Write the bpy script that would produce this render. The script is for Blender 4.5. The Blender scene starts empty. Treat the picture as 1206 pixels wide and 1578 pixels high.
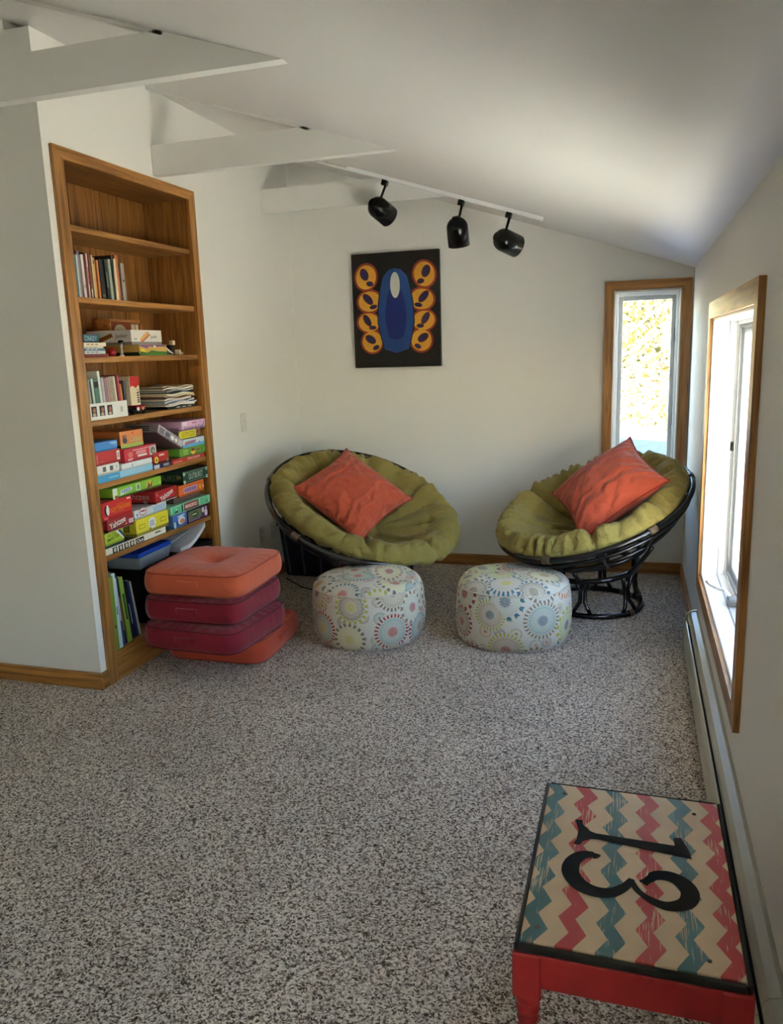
import bpy, bmesh, math, random
from mathutils import Vector, Matrix, noise
random.seed(7)
SC = bpy.context.scene
COL = SC.collection
PI = math.pi

# ------------------------------------------------------------------ camera
cam_d = bpy.data.cameras.new('camera')
cam_d.sensor_fit = 'HORIZONTAL'; cam_d.sensor_width = 36.0
cam_d.lens = 36.0 * 1210.786 / 1206.0
cam_d.clip_start = 0.02; cam_d.clip_end = 300
cam = bpy.data.objects.new('camera', cam_d); COL.objects.link(cam)
RW = ((0.956036501, 0.028384434, -0.291870745),
      (0.291505207, -0.200328916, 0.935357172),
      (-0.031920566, -0.97931744, -0.199795967))
cam.matrix_world = Matrix([[RW[i][0], -RW[i][1], -RW[i][2], (0, 0, 1.5)[i]] for i in range(3)] + [[0, 0, 0, 1]])
SC.camera = cam

# ------------------------------------------------------------------ world, sun, exposure
wd = bpy.data.worlds.new('sky'); SC.world = wd; wd.use_nodes = True
nt = wd.node_tree; nt.nodes.clear()
sky = nt.nodes.new('ShaderNodeTexSky'); sky.sky_type = 'NISHITA'
sky.sun_disc = False; sky.sun_elevation = math.radians(24); sky.sun_rotation = math.radians(180)
sky.altitude = 200; sky.air_density = 1.0; sky.dust_density = 1.2; sky.ozone_density = 1.0
bg = nt.nodes.new('ShaderNodeBackground'); bg.inputs['Strength'].default_value = 0.46
wo = nt.nodes.new('ShaderNodeOutputWorld')
nt.links.new(sky.outputs[0], bg.inputs['Color']); nt.links.new(bg.outputs[0], wo.inputs['Surface'])
sun_d = bpy.data.lights.new('sun', 'SUN'); sun_d.energy = 34.0; sun_d.angle = math.radians(0.6); sun_d.color = (1.0, .96, .90)
sun = bpy.data.objects.new('sun', sun_d); COL.objects.link(sun)
# light travels towards +Y and down: the sun stands behind the house, no beam enters the room
sun.rotation_euler = Vector((0.0, 0.915, -0.405)).to_track_quat('-Z', 'Y').to_euler()

vs = SC.view_settings
vs.view_transform = 'Standard'; vs.look = 'None'; vs.gamma = 1.0; vs.use_curve_mapping = False
vs.exposure = 2.85
cy = SC.cycles
cy.use_denoising = True
cy.max_bounces = 10; cy.diffuse_bounces = 6; cy.glossy_bounces = 3; cy.transparent_max_bounces = 16; cy.transmission_bounces = 6
cy.caustics_reflective = False; cy.caustics_refractive = False
cy.sample_clamp_indirect = 8

# ------------------------------------------------------------------ room numbers (metres)
XL, XR, YB, YK = -2.337, .327, 5.314, 2.876      # left wall, right wall, back wall, front of the left block
XW, YN = -5.0, -1.8                              # far left wall, wall behind the camera
RIDGE = -2.62
SLOPE = .3253
def ceil_z(x):
    return 1.944 + SLOPE * (XR - x) if x >= RIDGE else 1.944 + SLOPE * (XR - RIDGE) - .30 * (RIDGE - x)

# ------------------------------------------------------------------ materials
def lin(c):
    return tuple(((v / 255.) / 12.92 if v / 255. <= .04045 else ((v / 255. + .055) / 1.055) ** 2.4) for v in c) + (1.,)
MATS = {}
def newmat(name):
    m = bpy.data.materials.new(name); m.use_nodes = True
    n = m.node_tree.nodes; l = m.node_tree.links
    return m, n, l, n['Principled BSDF']
def paint(rgb, rough=.55, spec=.4, var=0.04, scale=30., bump=0., bscale=200., metal=0., key=None):
    """plain colour with a little noise variation and relief"""
    k = key or ('p', tuple(rgb), rough, spec, var, scale, bump, bscale, metal)
    if k in MATS: return MATS[k]
    m, n, l, b = newmat('paint_%d_%d_%d' % tuple(rgb))
    c = lin(rgb)
    tc = n.new('ShaderNodeTexCoord')
    nz = n.new('ShaderNodeTexNoise'); nz.inputs['Scale'].default_value = scale; nz.inputs['Detail'].default_value = 3
    l.new(tc.outputs['Object'], nz.inputs['Vector'])
    mx = n.new('ShaderNodeMix'); mx.data_type = 'RGBA'
    mx.inputs[6].default_value = tuple(v * (1 - var) for v in c[:3]) + (1,)
    mx.inputs[7].default_value = tuple(min(1, v * (1 + var)) for v in c[:3]) + (1,)
    l.new(nz.outputs[0], mx.inputs[0]); l.new(mx.outputs[2], b.inputs['Base Color'])
    b.inputs['Roughness'].default_value = rough; b.inputs['Specular IOR Level'].default_value = spec
    b.inputs['Metallic'].default_value = metal
    if bump:
        n2 = n.new('ShaderNodeTexNoise'); n2.inputs['Scale'].default_value = bscale; n2.inputs['Detail'].default_value = 4
        l.new(tc.outputs['Object'], n2.inputs['Vector'])
        bp = n.new('ShaderNodeBump'); bp.inputs['Strength'].default_value = bump; bp.inputs['Distance'].default_value = .004
        l.new(n2.outputs[0], bp.inputs['Height']); l.new(bp.outputs[0], b.inputs['Normal'])
    MATS[k] = m
    return m
def wood(name, dark, light, axis=2, rough=.38, scale=1.0):
    k = ('w', name, axis)
    if k in MATS: return MATS[k]
    m, n, l, b = newmat('oak_' + name + '_' + 'xyz'[axis])
    tc = n.new('ShaderNodeTexCoord'); mp = n.new('ShaderNodeMapping')
    s = [38. * scale] * 3; s[axis] = 2.2 * scale
    mp.inputs['Scale'].default_value = s
    l.new(tc.outputs['Object'], mp.inputs['Vector'])
    oi = n.new('ShaderNodeObjectInfo'); ad = n.new('ShaderNodeVectorMath'); ad.operation = 'ADD'
    mu = n.new('ShaderNodeVectorMath'); mu.operation = 'SCALE'; mu.inputs[0].default_value = (31, 17, 23)
    l.new(oi.outputs['Random'], mu.inputs['Scale']); l.new(mp.outputs[0], ad.inputs[0]); l.new(mu.outputs[0], ad.inputs[1])
    n1 = n.new('ShaderNodeTexNoise'); n1.inputs['Scale'].default_value = 1.; n1.inputs['Detail'].default_value = 6; n1.inputs['Distortion'].default_value = 1.2
    l.new(ad.outputs[0], n1.inputs['Vector'])
    cr = n.new('ShaderNodeValToRGB'); e = cr.color_ramp.elements
    e[0].position = .32; e[0].color = lin(dark); e[1].position = .68; e[1].color = lin(light)
    l.new(n1.outputs[0], cr.inputs[0])
    hv = n.new('ShaderNodeHueSaturation'); mr = n.new('ShaderNodeMapRange')
    mr.inputs[3].default_value = .86; mr.inputs[4].default_value = 1.12
    l.new(oi.outputs['Random'], mr.inputs[0]); l.new(mr.outputs[0], hv.inputs['Value']); l.new(cr.outputs[0], hv.inputs['Color'])
    l.new(hv.outputs[0], b.inputs['Base Color'])
    b.inputs['Roughness'].default_value = rough
    bp = n.new('ShaderNodeBump'); bp.inputs['Strength'].default_value = .15; bp.inputs['Distance'].default_value = .001
    l.new(n1.outputs[0], bp.inputs['Height']); l.new(bp.outputs[0], b.inputs['Normal'])
    MATS[k] = m
    return m
def oak(axis=2): return wood('trim', (120, 78, 32), (188, 134, 70), axis)
def fabric(rgb, var=.10, wrinkle=.35, wscale=9., weave=.12, rough=.85, sheen=.15, stretch=(1, 1, 1), key=None):
    k = key or ('f', tuple(rgb), var, wrinkle, wscale, weave)
    if k in MATS: return MATS[k]
    m, n, l, b = newmat('fabric_%d_%d_%d' % tuple(rgb))
    c = lin(rgb); tc = n.new('ShaderNodeTexCoord')
    mp = n.new('ShaderNodeMapping'); mp.inputs['Scale'].default_value = stretch; l.new(tc.outputs['Object'], mp.inputs['Vector'])
    n1 = n.new('ShaderNodeTexNoise'); n1.inputs['Scale'].default_value = wscale; n1.inputs['Detail'].default_value = 5; n1.inputs['Distortion'].default_value = 1.0
    l.new(mp.outputs[0], n1.inputs['Vector'])
    n2 = n.new('ShaderNodeTexNoise'); n2.inputs['Scale'].default_value = 420; n2.inputs['Detail'].default_value = 2
    l.new(tc.outputs['Object'], n2.inputs['Vector'])
    mx = n.new('ShaderNodeMix'); mx.data_type = 'RGBA'
    mx.inputs[6].default_value = tuple(v * (1 - var) for v in c[:3]) + (1,); mx.inputs[7].default_value = tuple(min(1, v * (1 + var)) for v in c[:3]) + (1,)
    l.new(n2.outputs[0], mx.inputs[0]); l.new(mx.outputs[2], b.inputs['Base Color'])
    b.inputs['Roughness'].default_value = rough; b.inputs['Specular IOR Level'].default_value = .2
    b.inputs['Sheen Weight'].default_value = sheen
    b1 = n.new('ShaderNodeBump'); b1.inputs['Strength'].default_value = wrinkle; b1.inputs['Distance'].default_value = .02
    b2 = n.new('ShaderNodeBump'); b2.inputs['Strength'].default_value = weave; b2.inputs['Distance'].default_value = .002
    l.new(n1.outputs[0], b1.inputs['Height']); l.new(n2.outputs[0], b2.inputs['Height']); l.new(b1.outputs[0], b2.inputs['Normal']); l.new(b2.outputs[0], b.inputs['Normal'])
    MATS[k] = m
    return m
def carpet_mat():
    m, n, l, b = newmat('speckled_carpet')
    tc = n.new('ShaderNodeTexCoord')
    vo = n.new('ShaderNodeTexVoronoi'); vo.inputs['Scale'].default_value = 215
    nd = n.new('ShaderNodeTexNoise'); nd.inputs['Scale'].default_value = 70; nd.inputs['Detail'].default_value = 2; l.new(tc.outputs['Object'], nd.inputs['Vector'])
    va = n.new('ShaderNodeVectorMath'); va.operation = 'MULTIPLY_ADD'; va.inputs[1].default_value = (.012, .012, .012)
    l.new(nd.outputs['Color'], va.inputs[0]); l.new(tc.outputs['Object'], va.inputs[2]); l.new(va.outputs[0], vo.inputs['Vector'])
    sc_ = n.new('ShaderNodeSeparateColor'); l.new(vo.outputs['Color'], sc_.inputs[0])
    n1 = n.new('ShaderNodeTexNoise'); n1.inputs['Scale'].default_value = 90; n1.inputs['Detail'].default_value = 2.0; l.new(tc.outputs['Object'], n1.inputs['Vector'])
    mm = n.new('ShaderNodeMath'); mm.operation = 'MULTIPLY_ADD'; mm.inputs[1].default_value = .9
    ms = n.new('ShaderNodeMath'); ms.operation = 'SUBTRACT'; ms.inputs[1].default_value = .45
    l.new(n1.outputs[0], mm.inputs[0]); l.new(sc_.outputs[0], ms.inputs[0]); l.new(ms.outputs[0], mm.inputs[2])
    cr = n.new('ShaderNodeValToRGB'); e = cr.color_ramp.elements
    e[0].position = .08; e[0].color = lin((80, 67, 58)); e[1].position = .84; e[1].color = lin((226, 215, 201))
    for p, c in ((.20, (112, 98, 87)), (.36, (156, 144, 132)), (.58, (196, 185, 172))):
        q = e.new(p); q.color = lin(c)
    l.new(mm.outputs[0], cr.inputs[0])
    n3 = n.new('ShaderNodeTexNoise'); n3.inputs['Scale'].default_value = 2.2; n3.inputs['Detail'].default_value = 4; n3.inputs['Distortion'].default_value = .8
    l.new(tc.outputs['Object'], n3.inputs['Vector'])
    mr = n.new('ShaderNodeMapRange'); mr.inputs[1].default_value = .3; mr.inputs[2].default_value = .7; mr.inputs[3].default_value = .86; mr.inputs[4].default_value = 1.1
    l.new(n3.outputs[0], mr.inputs[0])
    hv = n.new('ShaderNodeHueSaturation'); l.new(mr.outputs[0], hv.inputs['Value']); l.new(cr.outputs[0], hv.inputs['Color'])
    l.new(hv.outputs[0], b.inputs['Base Color'])
    b.inputs['Roughness'].default_value = 1.0; b.inputs['Specular IOR Level'].default_value = .05
    bp = n.new('ShaderNodeBump'); bp.inputs['Strength'].default_value = .9; bp.inputs['Distance'].default_value = .006
    l.new(mm.outputs[0], bp.inputs['Height']); l.new(bp.outputs[0], b.inputs['Normal'])
    return m
def glass_mat():
    m = bpy.data.materials.new('window_glass'); m.use_nodes = True
    n = m.node_tree.nodes; l = m.node_tree.links; n.clear()
    o = n.new('ShaderNodeOutputMaterial'); t = n.new('ShaderNodeBsdfTransparent'); t.inputs[0].default_value = (.95, .97, .97, 1)
    g = n.new('ShaderNodeBsdfGlossy'); g.inputs['Roughness'].default_value = .02
    lw = n.new('ShaderNodeLayerWeight'); lw.inputs[0].default_value = .5; pw = n.new('ShaderNodeMath'); pw.operation = 'POWER'; pw.inputs[1].default_value = 5.
    fr = n.new('ShaderNodeMath'); fr.operation = 'MULTIPLY_ADD'; fr.inputs[1].default_value = .75; fr.inputs[2].default_value = .03
    l.new(lw.outputs['Facing'], pw.inputs[0]); l.new(pw.outputs[0], fr.inputs[0]); mx = n.new('ShaderNodeMixShader')
    l.new(fr.outputs[0], mx.inputs[0]); l.new(t.outputs[0], mx.inputs[1]); l.new(g.outputs[0], mx.inputs[2]); l.new(mx.outputs[0], o.inputs[0])
    return m
def screen_mat():
    m = bpy.data.materials.new('insect_screen'); m.use_nodes = True
    n = m.node_tree.nodes; l = m.node_tree.links; n.clear()
    o = n.new('ShaderNodeOutputMaterial'); t = n.new('ShaderNodeBsdfTransparent')
    g = n.new('ShaderNodeBsdfDiffuse'); g.inputs[0].default_value = (.32, .34, .36, 1); mx = n.new('ShaderNodeMixShader'); mx.inputs[0].default_value = .22
    l.new(t.outputs[0], mx.inputs[1]); l.new(g.outputs[0], mx.inputs[2]); l.new(mx.outputs[0], o.inputs[0])
    return m
M_WALL = paint((229, 228, 222), rough=.7, spec=.25, var=.012, scale=3, bump=.08, bscale=90)
M_CEIL = paint((224, 222, 217), rough=.42, spec=.35, var=.012, scale=2, bump=.10, bscale=40)
M_WHITE = paint((236, 237, 236), rough=.35, spec=.45, var=.01)
M_BEAM = paint((226, 225, 220), rough=.5, var=.015, scale=8, bump=.1, bscale=30)
M_BLACKM = paint((8, 8, 8), rough=.22, spec=.3)
M_HEAT = paint((176, 172, 152), rough=.33, spec=.5, var=.02)
M_DARK = paint((20, 19, 18), rough=.8)
M_CARPET = carpet_mat(); M_GLASS = glass_mat(); M_SCREEN = screen_mat()

# ------------------------------------------------------------------ object helpers
def link(name, me, mat=None, parent=None, loc=None, rot=None, mw=None):
    o = bpy.data.objects.new(name, me); COL.objects.link(o)
    if mat is not None and me is not None and len(me.materials) == 0: me.materials.append(mat)
    if parent is not None: o.parent = parent
    if loc is not None: o.location = loc
    if rot is not None: o.rotation_euler = rot
    if mw is not None: o.matrix_local = mw
    return o
def tag(o, label, cat, group=None, kind=None):
    o['label'] = label; o['category'] = cat
    if group: o['group'] = group
    if kind: o['kind'] = kind
    return o
def struct(o, label=None):
    o['kind'] = 'structure'
    if label: o['label'] = label
    return o
def thing(name, label, cat, loc=(0, 0, 0), rot=(0, 0, 0), group=None):
    o = bpy.data.objects.new(name, None); COL.objects.link(o); o.empty_display_size = .05
    o.location = loc; o.rotation_euler = rot
    return tag(o, label, cat, group)
def to_mesh(name, bm, smooth=False):
    me = bpy.data.meshes.new(name); bm.normal_update(); bm.to_mesh(me); bm.free()
    if smooth:
        for p in me.polygons: p.use_smooth = True
    return me
def pyd(name, v, f, smooth=False):
    me = bpy.data.meshes.new(name); me.from_pydata([tuple(p) for p in v], [], f); me.validate(); me.update()
    bm = bmesh.new(); bm.from_mesh(me); bmesh.ops.recalc_face_normals(bm, faces=bm.faces); bm.to_mesh(me); bm.free()
    if smooth:
        for p in me.polygons: p.use_smooth = True
    return me
def add_box(bm, x0, x1, y0, y1, z0, z1, bev=0.):
    t = bmesh.new()
    bmesh.ops.create_cube(t, size=1.0)
    for v in t.verts:
        v.co = Vector((x0 if v.co.x < 0 else x1, y0 if v.co.y < 0 else y1, z0 if v.co.z < 0 else z1))
    if bev > 0: bmesh.ops.bevel(t, geom=list(t.edges), offset=bev, segments=1, affect='EDGES')
    me = bpy.data.meshes.new('t'); t.to_mesh(me); t.free(); bm.from_mesh(me); bpy.data.meshes.remove(me)
def boxes(name, lst, mat, parent=None, bev=0., **k):
    bm = bmesh.new()
    for b in lst: add_box(bm, *b, bev=bev)
    bmesh.ops.recalc_face_normals(bm, faces=bm.faces)
    return link(name, to_mesh(name, bm), mat, parent, **k)
def box(name, x0, x1, y0, y1, z0, z1, mat, parent=None, bev=0., **k):
    return boxes(name, [(x0, x1, y0, y1, z0, z1)], mat, parent, bev, **k)
def prism(name, poly, axis, a, b, mat, parent=None, **k):
    """extrude a 2D polygon along an axis: axis 'y' -> (x,z), 'x' -> (y,z), 'z' -> (x,y)"""
    n = len(poly)
    def P(p, t):
        return (p[0], t, p[1]) if axis == 'y' else ((t, p[0], p[1]) if axis == 'x' else (p[0], p[1], t))
    v = [P(p, a) for p in poly] + [P(p, b) for p in poly]
    f = [list(range(n)), list(range(n, 2 * n))] + [[i, (i + 1) % n, n + (i + 1) % n, n + i] for i in range(n)]
    return link(name, pyd(name, v, f), mat, parent, **k)
def tube_data(pts, r, seg=10, closed=False, radii=None):
    pts = [Vector(p) for p in pts]; n = len(pts); v = []; f = []
    prev = None
    for i, p in enumerate(pts):
        if closed: t = pts[(i + 1) % n] - pts[i - 1]
        else: t = pts[min(i + 1, n - 1)] - pts[max(i - 1, 0)]
        t.normalize()
        if prev is None:
            u = t.cross(Vector((0, 0, 1)))
            if u.length < .05: u = t.cross(Vector((0, 1, 0)))
            u.normalize()
        else:
            u = prev - t * prev.dot(t); u.normalize()
        prev = u; w = t.cross(u); rr = radii[i] if radii else r
        for s in range(seg):
            a = 2 * PI * s / seg; v.append(p + u * (rr * math.cos(a)) + w * (rr * math.sin(a)))
    m = n if closed else n - 1
    off = 0
    if closed:  # best match for the seam twist
        best = min(range(seg), key=lambda k: (v[k] - v[(n - 1) * seg]).length); off = best
    for i in range(m):
        j = (i + 1) % n; o2 = off if (closed and i == n - 1) else 0
        for s in range(seg):
            f.append((i * seg + s, i * seg + (s + 1) % seg, j * seg + (s + 1 + o2) % seg, j * seg + (s + o2) % seg))
    if not closed:
        f.append(tuple(range(seg))); f.append(tuple(range((n - 1) * seg, n * seg)))
    return v, f
def tubes(name, lst, mat, parent=None, **k):
    """lst of (pts, r, closed) tubes joined as one mesh"""
    V = []; F = []
    for pts, r, closed in lst:
        v, f = tube_data(pts, r, closed=closed); o = len(V); V += v; F += [tuple(i + o for i in q) for q in f]
    return link(name, pyd(name, V, F, True), mat, parent, **k)
def tube(name, pts, r, mat, parent=None, closed=False, seg=10, **k):
    v, f = tube_data(pts, r, seg, closed); return link(name, pyd(name, v, f, True), mat, parent, **k)
def lathe(name, prof, mat, parent=None, seg=24, smooth=True, **k):
    v = []; f = []; n = len(prof)
    for (r, z) in prof:
        for s in range(seg):
            a = 2 * PI * s / seg; v.append((r * math.cos(a), r * math.sin(a), z))
    for i in range(n - 1):
        for s in range(seg):
            f.append((i * seg + s, i * seg + (s + 1) % seg, (i + 1) * seg + (s + 1) % seg, (i + 1) * seg + s))
    f.append(tuple(range(seg))); f.append(tuple(range((n - 1) * seg, n * seg)))
    return link(name, pyd(name, v, f, smooth), mat, parent, **k)
def frame_mat(origin, right, up):
    r = Vector(right).normalized(); u = Vector(up).normalized(); n = r.cross(u)
    return Matrix(((r.x, u.x, n.x, origin[0]), (r.y, u.y, n.y, origin[1]), (r.z, u.z, n.z, origin[2]), (0, 0, 0, 1)))
def text(name, body, w, h, mat, parent, mw, shear=0., thick=0.):
    """lettering fitted into w x h (h None keeps the aspect), centred on the frame mw"""
    cu = bpy.data.curves.new('lettering', 'FONT'); cu.body = body; cu.align_x = 'LEFT'; cu.shear = shear; cu.resolution_u = 3
    cu.offset = thick
    o = bpy.data.objects.new('tmp_text', cu); COL.objects.link(o)
    dg = bpy.context.evaluated_depsgraph_get(); me = bpy.data.meshes.new_from_object(o.evaluated_get(dg))
    bpy.data.objects.remove(o); bpy.data.curves.remove(cu)
    xs = [v.co.x for v in me.vertices]; ys = [v.co.y for v in me.vertices]
    sx = w / max(1e-6, max(xs) - min(xs)); sy = sx if h is None else h / max(1e-6, max(ys) - min(ys))
    cx = (max(xs) + min(xs)) / 2; cyy = (max(ys) + min(ys)) / 2
    for v in me.vertices: v.co = Vector(((v.co.x - cx) * sx, (v.co.y - cyy) * sy, 0))
    me.name = name; me.materials.clear()
    return link(name, me, mat, parent, mw=mw)
def patch(name, poly, mat, parent, mw):
    """flat printed patch given by a 2D polygon in the frame mw"""
    me = bpy.data.meshes.new(name); me.from_pydata([(p[0], p[1], 0) for p in poly], [], [list(range(len(poly)))]); me.update()
    return link(name, me, mat, parent, mw=mw)
def rect(x0, y0, x1, y1): return [(x0, y0), (x1, y0), (x1, y1), (x0, y1)]
def ell(cx, cyy, rx, ry, n=20, rot=0):
    c, s = math.cos(rot), math.sin(rot)
    return [(cx + rx * math.cos(2 * PI * i / n) * c - ry * math.sin(2 * PI * i / n) * s,
             cyy + rx * math.cos(2 * PI * i / n) * s + ry * math.sin(2 * PI * i / n) * c) for i in range(n)]

# ------------------------------------------------------------------ the room shell
struct(box('floor', XW - .1, XR, YN - .1, YB, -.12, 0, M_CARPET), 'grey brown speckled wall to wall carpet')
def xcols(name, cols, y0, y1, mat):
    """wall slab between y0 and y1 from columns (xa, xb, za, zb); zb None follows the ceiling"""
    V = []; F = []
    for xa, xb, za, zb in cols:
        b = len(V)
        for y in (y0, y1):
            V += [(xa, y, za), (xb, y, za), (xb, y, ceil_z(xb) if zb is None else zb), (xa, y, ceil_z(xa) if zb is None else zb)]
        F += [(b, b + 1, b + 2, b + 3), (b + 4, b + 5, b + 6, b + 7), (b, b + 1, b + 5, b + 4), (b + 1, b + 2, b + 6, b + 5), (b + 2, b + 3, b + 7, b + 6), (b + 3, b, b + 4, b + 7)]
    return struct(link(name, pyd(name, V, F), mat))
W1 = (-.144, .262, .60, 1.825)         # back window opening  x0 x1 z0 z1
W2 = (2.438, 3.831, .419, 1.598)       # right window opening y0 y1 z0 z1
W3 = (-1.43, -.08, .419, 1.598)          # twin added beside the camera, out of frame, to light the room
WT = .16                               # wall thickness
xcols('wall_back', [(XW, RIDGE, 0, None), (RIDGE, W1[0], 0, None), (W1[0], W1[1], 0, W1[2]), (W1[0], W1[1], W1[3], None), (W1[1], XR, 0, None)], YB, YB + WT, M_WALL)
zt = ceil_z(XR)
struct(boxes('wall_right', [(XR, XR + WT, YN - .1, W3[0], 0, zt), (XR, XR + WT, W3[0], W3[1], 0, W3[2]), (XR, XR + WT, W3[0], W3[1], W3[3], zt),
                            (XR, XR + WT, W3[1], W2[0], 0, zt), (XR, XR + WT, W2[0], W2[1], 0, W2[2]), (XR, XR + WT, W2[0], W2[1], W2[3], zt),
                            (XR, XR + WT, W2[1], YB + WT, 0, zt)], M_WALL))
BY0, BY1, BZ0, BZ1 = 2.978, 3.966, .145, 2.336    # bookcase opening
zl = ceil_z(XL)
struct(boxes('wall_left', [(XL - .12, XL, YK, BY0 - .019, 0, zl), (XL - .12, XL, BY1 + .019, YB, 0, zl), (XL - .12, XL, BY0 - .019, BY1 + .019, BZ1 + .019, zl), (XL - .12, XL - .021, BY0 - .019, BY1 + .019, 0, .12)], M_WALL))
xcols('wall_return', [(XW, RIDGE, 0, None), (RIDGE, XL - .12, 0, None)], YK, YK + .12, M_WALL)
xcols('wall_near', [(XW, RIDGE, 0, None), (RIDGE, XR, 0, None)], YN - WT, YN, M_WALL)
struct(box('wall_far_left', XW - .12, XW, YN - .1, YB + WT, 0, ceil_z(XW), M_WALL))
prism('ceiling', [(XR + WT, 1.944 - SLOPE * WT), (RIDGE, ceil_z(RIDGE)), (XW - .12, ceil_z(XW)), (XW - .12, ceil_z(XW) + .2), (RIDGE, ceil_z(RIDGE) + .2), (XR + WT, 2.10)], 'y', YN - WT, YB + WT, M_CEIL)
struct(bpy.data.objects['ceiling'], 'white sloped plaster ceiling')
prism('wall_gable_top', [(XR, zt), (XR + WT, zt), (XR + WT, zt - SLOPE * WT)], 'y', YN, YB, M_WALL); struct(bpy.data.objects['wall_gable_top'])

# ceiling beams: horizontal ties cut to the slope, a shallow rafter board carries on above each
def xat(z): return XR - (z - 1.944) / SLOPE
for i, (yb, xl, lab) in enumerate(((2.462, XW, 'white ceiling beam crossing above the bookcase corner, nearest and largest'),
                                   (3.668, XL, 'white ceiling beam ending above the oak bookcase top'),
                                   (4.875, XL, 'white ceiling beam behind the track lights by the back wall'))):
    zb, ztp = 2.400, 2.542
    pl = [(xl, zb), (xat(zb), zb), (xat(ztp), ztp), (max(xl, xat(ztp) - 3), ztp)]
    if xl < RIDGE: pl[3] = (xl, min(ztp, ceil_z(xl)));
    if xl < RIDGE:
        xz = RIDGE - (ceil_z(RIDGE) - ztp) / .30
        pl = [(RIDGE - (ceil_z(RIDGE) - zb) / .30, zb), (xat(zb), zb), (xat(ztp), ztp), (xz, ztp)]
    o = prism('ceiling_beam', pl, 'y', yb, yb + .045, M_BEAM)
    struct(o, lab)
    xr0 = max(XL, RIDGE)
    prism('rafter_edge', [(xat(ztp) + .02, ceil_z(xat(ztp) + .02)), (xr0, ceil_z(xr0)), (xr0, ceil_z(xr0) - .012), (xat(ztp) + .02, ceil_z(xat(ztp) + .02) - .012)], 'y', yb, yb + .045, M_BEAM, o)

# baseboards
OY, OX, OZ = oak(1), oak(0), oak(2)
struct(box('baseboard_front', XW, XL + .016, YK - .016, YK, 0, .08, OX, bev=.003), 'oak baseboard along the pale wall beside the bookcase')
struct(box('baseboard_corner', XL, XL + .016, YK, 2.916, 0, .08, OY, bev=.003))
struct(box('baseboard_left', XL, XL + .016, 4.026, YB, 0, .08, OY, bev=.003))
struct(box('baseboard_back', XL + .016, XR - .014, YB - .014, YB, 0, .08, OX, bev=.003), 'dark stained oak baseboard under the painting')
struct(box('baseboard_right', XR - .014, XR, 3.98, YB, 0, .08, OY, bev=.003))

# ------------------------------------------------------------------ windows
def casing_x(name, o, y, x0, x1, z0, z1, w, proud=.018):
    """mitred casing around an opening in a wall facing -Y; (x0..z1) is the outer rectangle"""
    a = [(x0, z1), (x1, z1), (x1 - w, z1 - w), (x0 + w, z1 - w)]
    prism('head_trim', a, 'y', y - proud, y, OX, o)
    prism('side_trim', [(x0, z0), (x0, z1), (x0 + w, z1 - w), (x0 + w, z0 + w)], 'y', y - proud, y, OZ, o)
    prism('side_trim', [(x1, z0), (x1, z1), (x1 - w, z1 - w), (x1 - w, z0 + w)], 'y', y - proud, y, OZ, o)
    prism('sill_trim', [(x0, z0), (x1, z0), (x1 - w, z0 + w), (x0 + w, z0 + w)], 'y', y - proud, y, OX, o)
w1 = thing('window_1', 'narrow oak trimmed casement window behind the papasan chair', 'window', (0, YB, 0)); w1['kind'] = 'structure'
def inv(o): return Matrix.Translation(-o.location)
casing_x('c', w1, 0, -.1986, .3165, .545, 1.887, .056)
def ring_box(name, x0, x1, z0, z1, w, y0, y1, mat, parent, bev=.003):
    return boxes(name, [(x0, x0 + w, y0, y1, z0, z1), (x1 - w, x1, y0, y1, z0, z1), (x0 + w, x1 - w, y0, y1, z0, z0 + w), (x0 + w, x1 - w, y0, y1, z1 - w, z1)], mat, parent, bev)
ring_box('jamb', W1[0] - .004, W1[1] + .004, W1[2] - .004, W1[3] + .004, .016, -.004, WT, M_WHITE, w1)
ring_box('frame', W1[0] + .012, W1[1] - .012, W1[2] + .012, W1[3] - .012, .018, .05, WT, M_WHITE, w1)
ring_box('sash', W1[0] + .03, W1[1] - .03, W1[2] + .03, W1[3] - .03, .026, .085, .125, paint((196, 198, 196), rough=.4), w1)
box('pane', W1[0] + .05, W1[1] - .05, .104, .108, W1[2] + .05, W1[3] - .05, M_GLASS, w1)
for z in (1.55, 1.02): box('hinge', W1[1] - .032, W1[1] - .02, .07, .09, z - .045, z + .045, M_DARK, w1, bev=.002)
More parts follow.
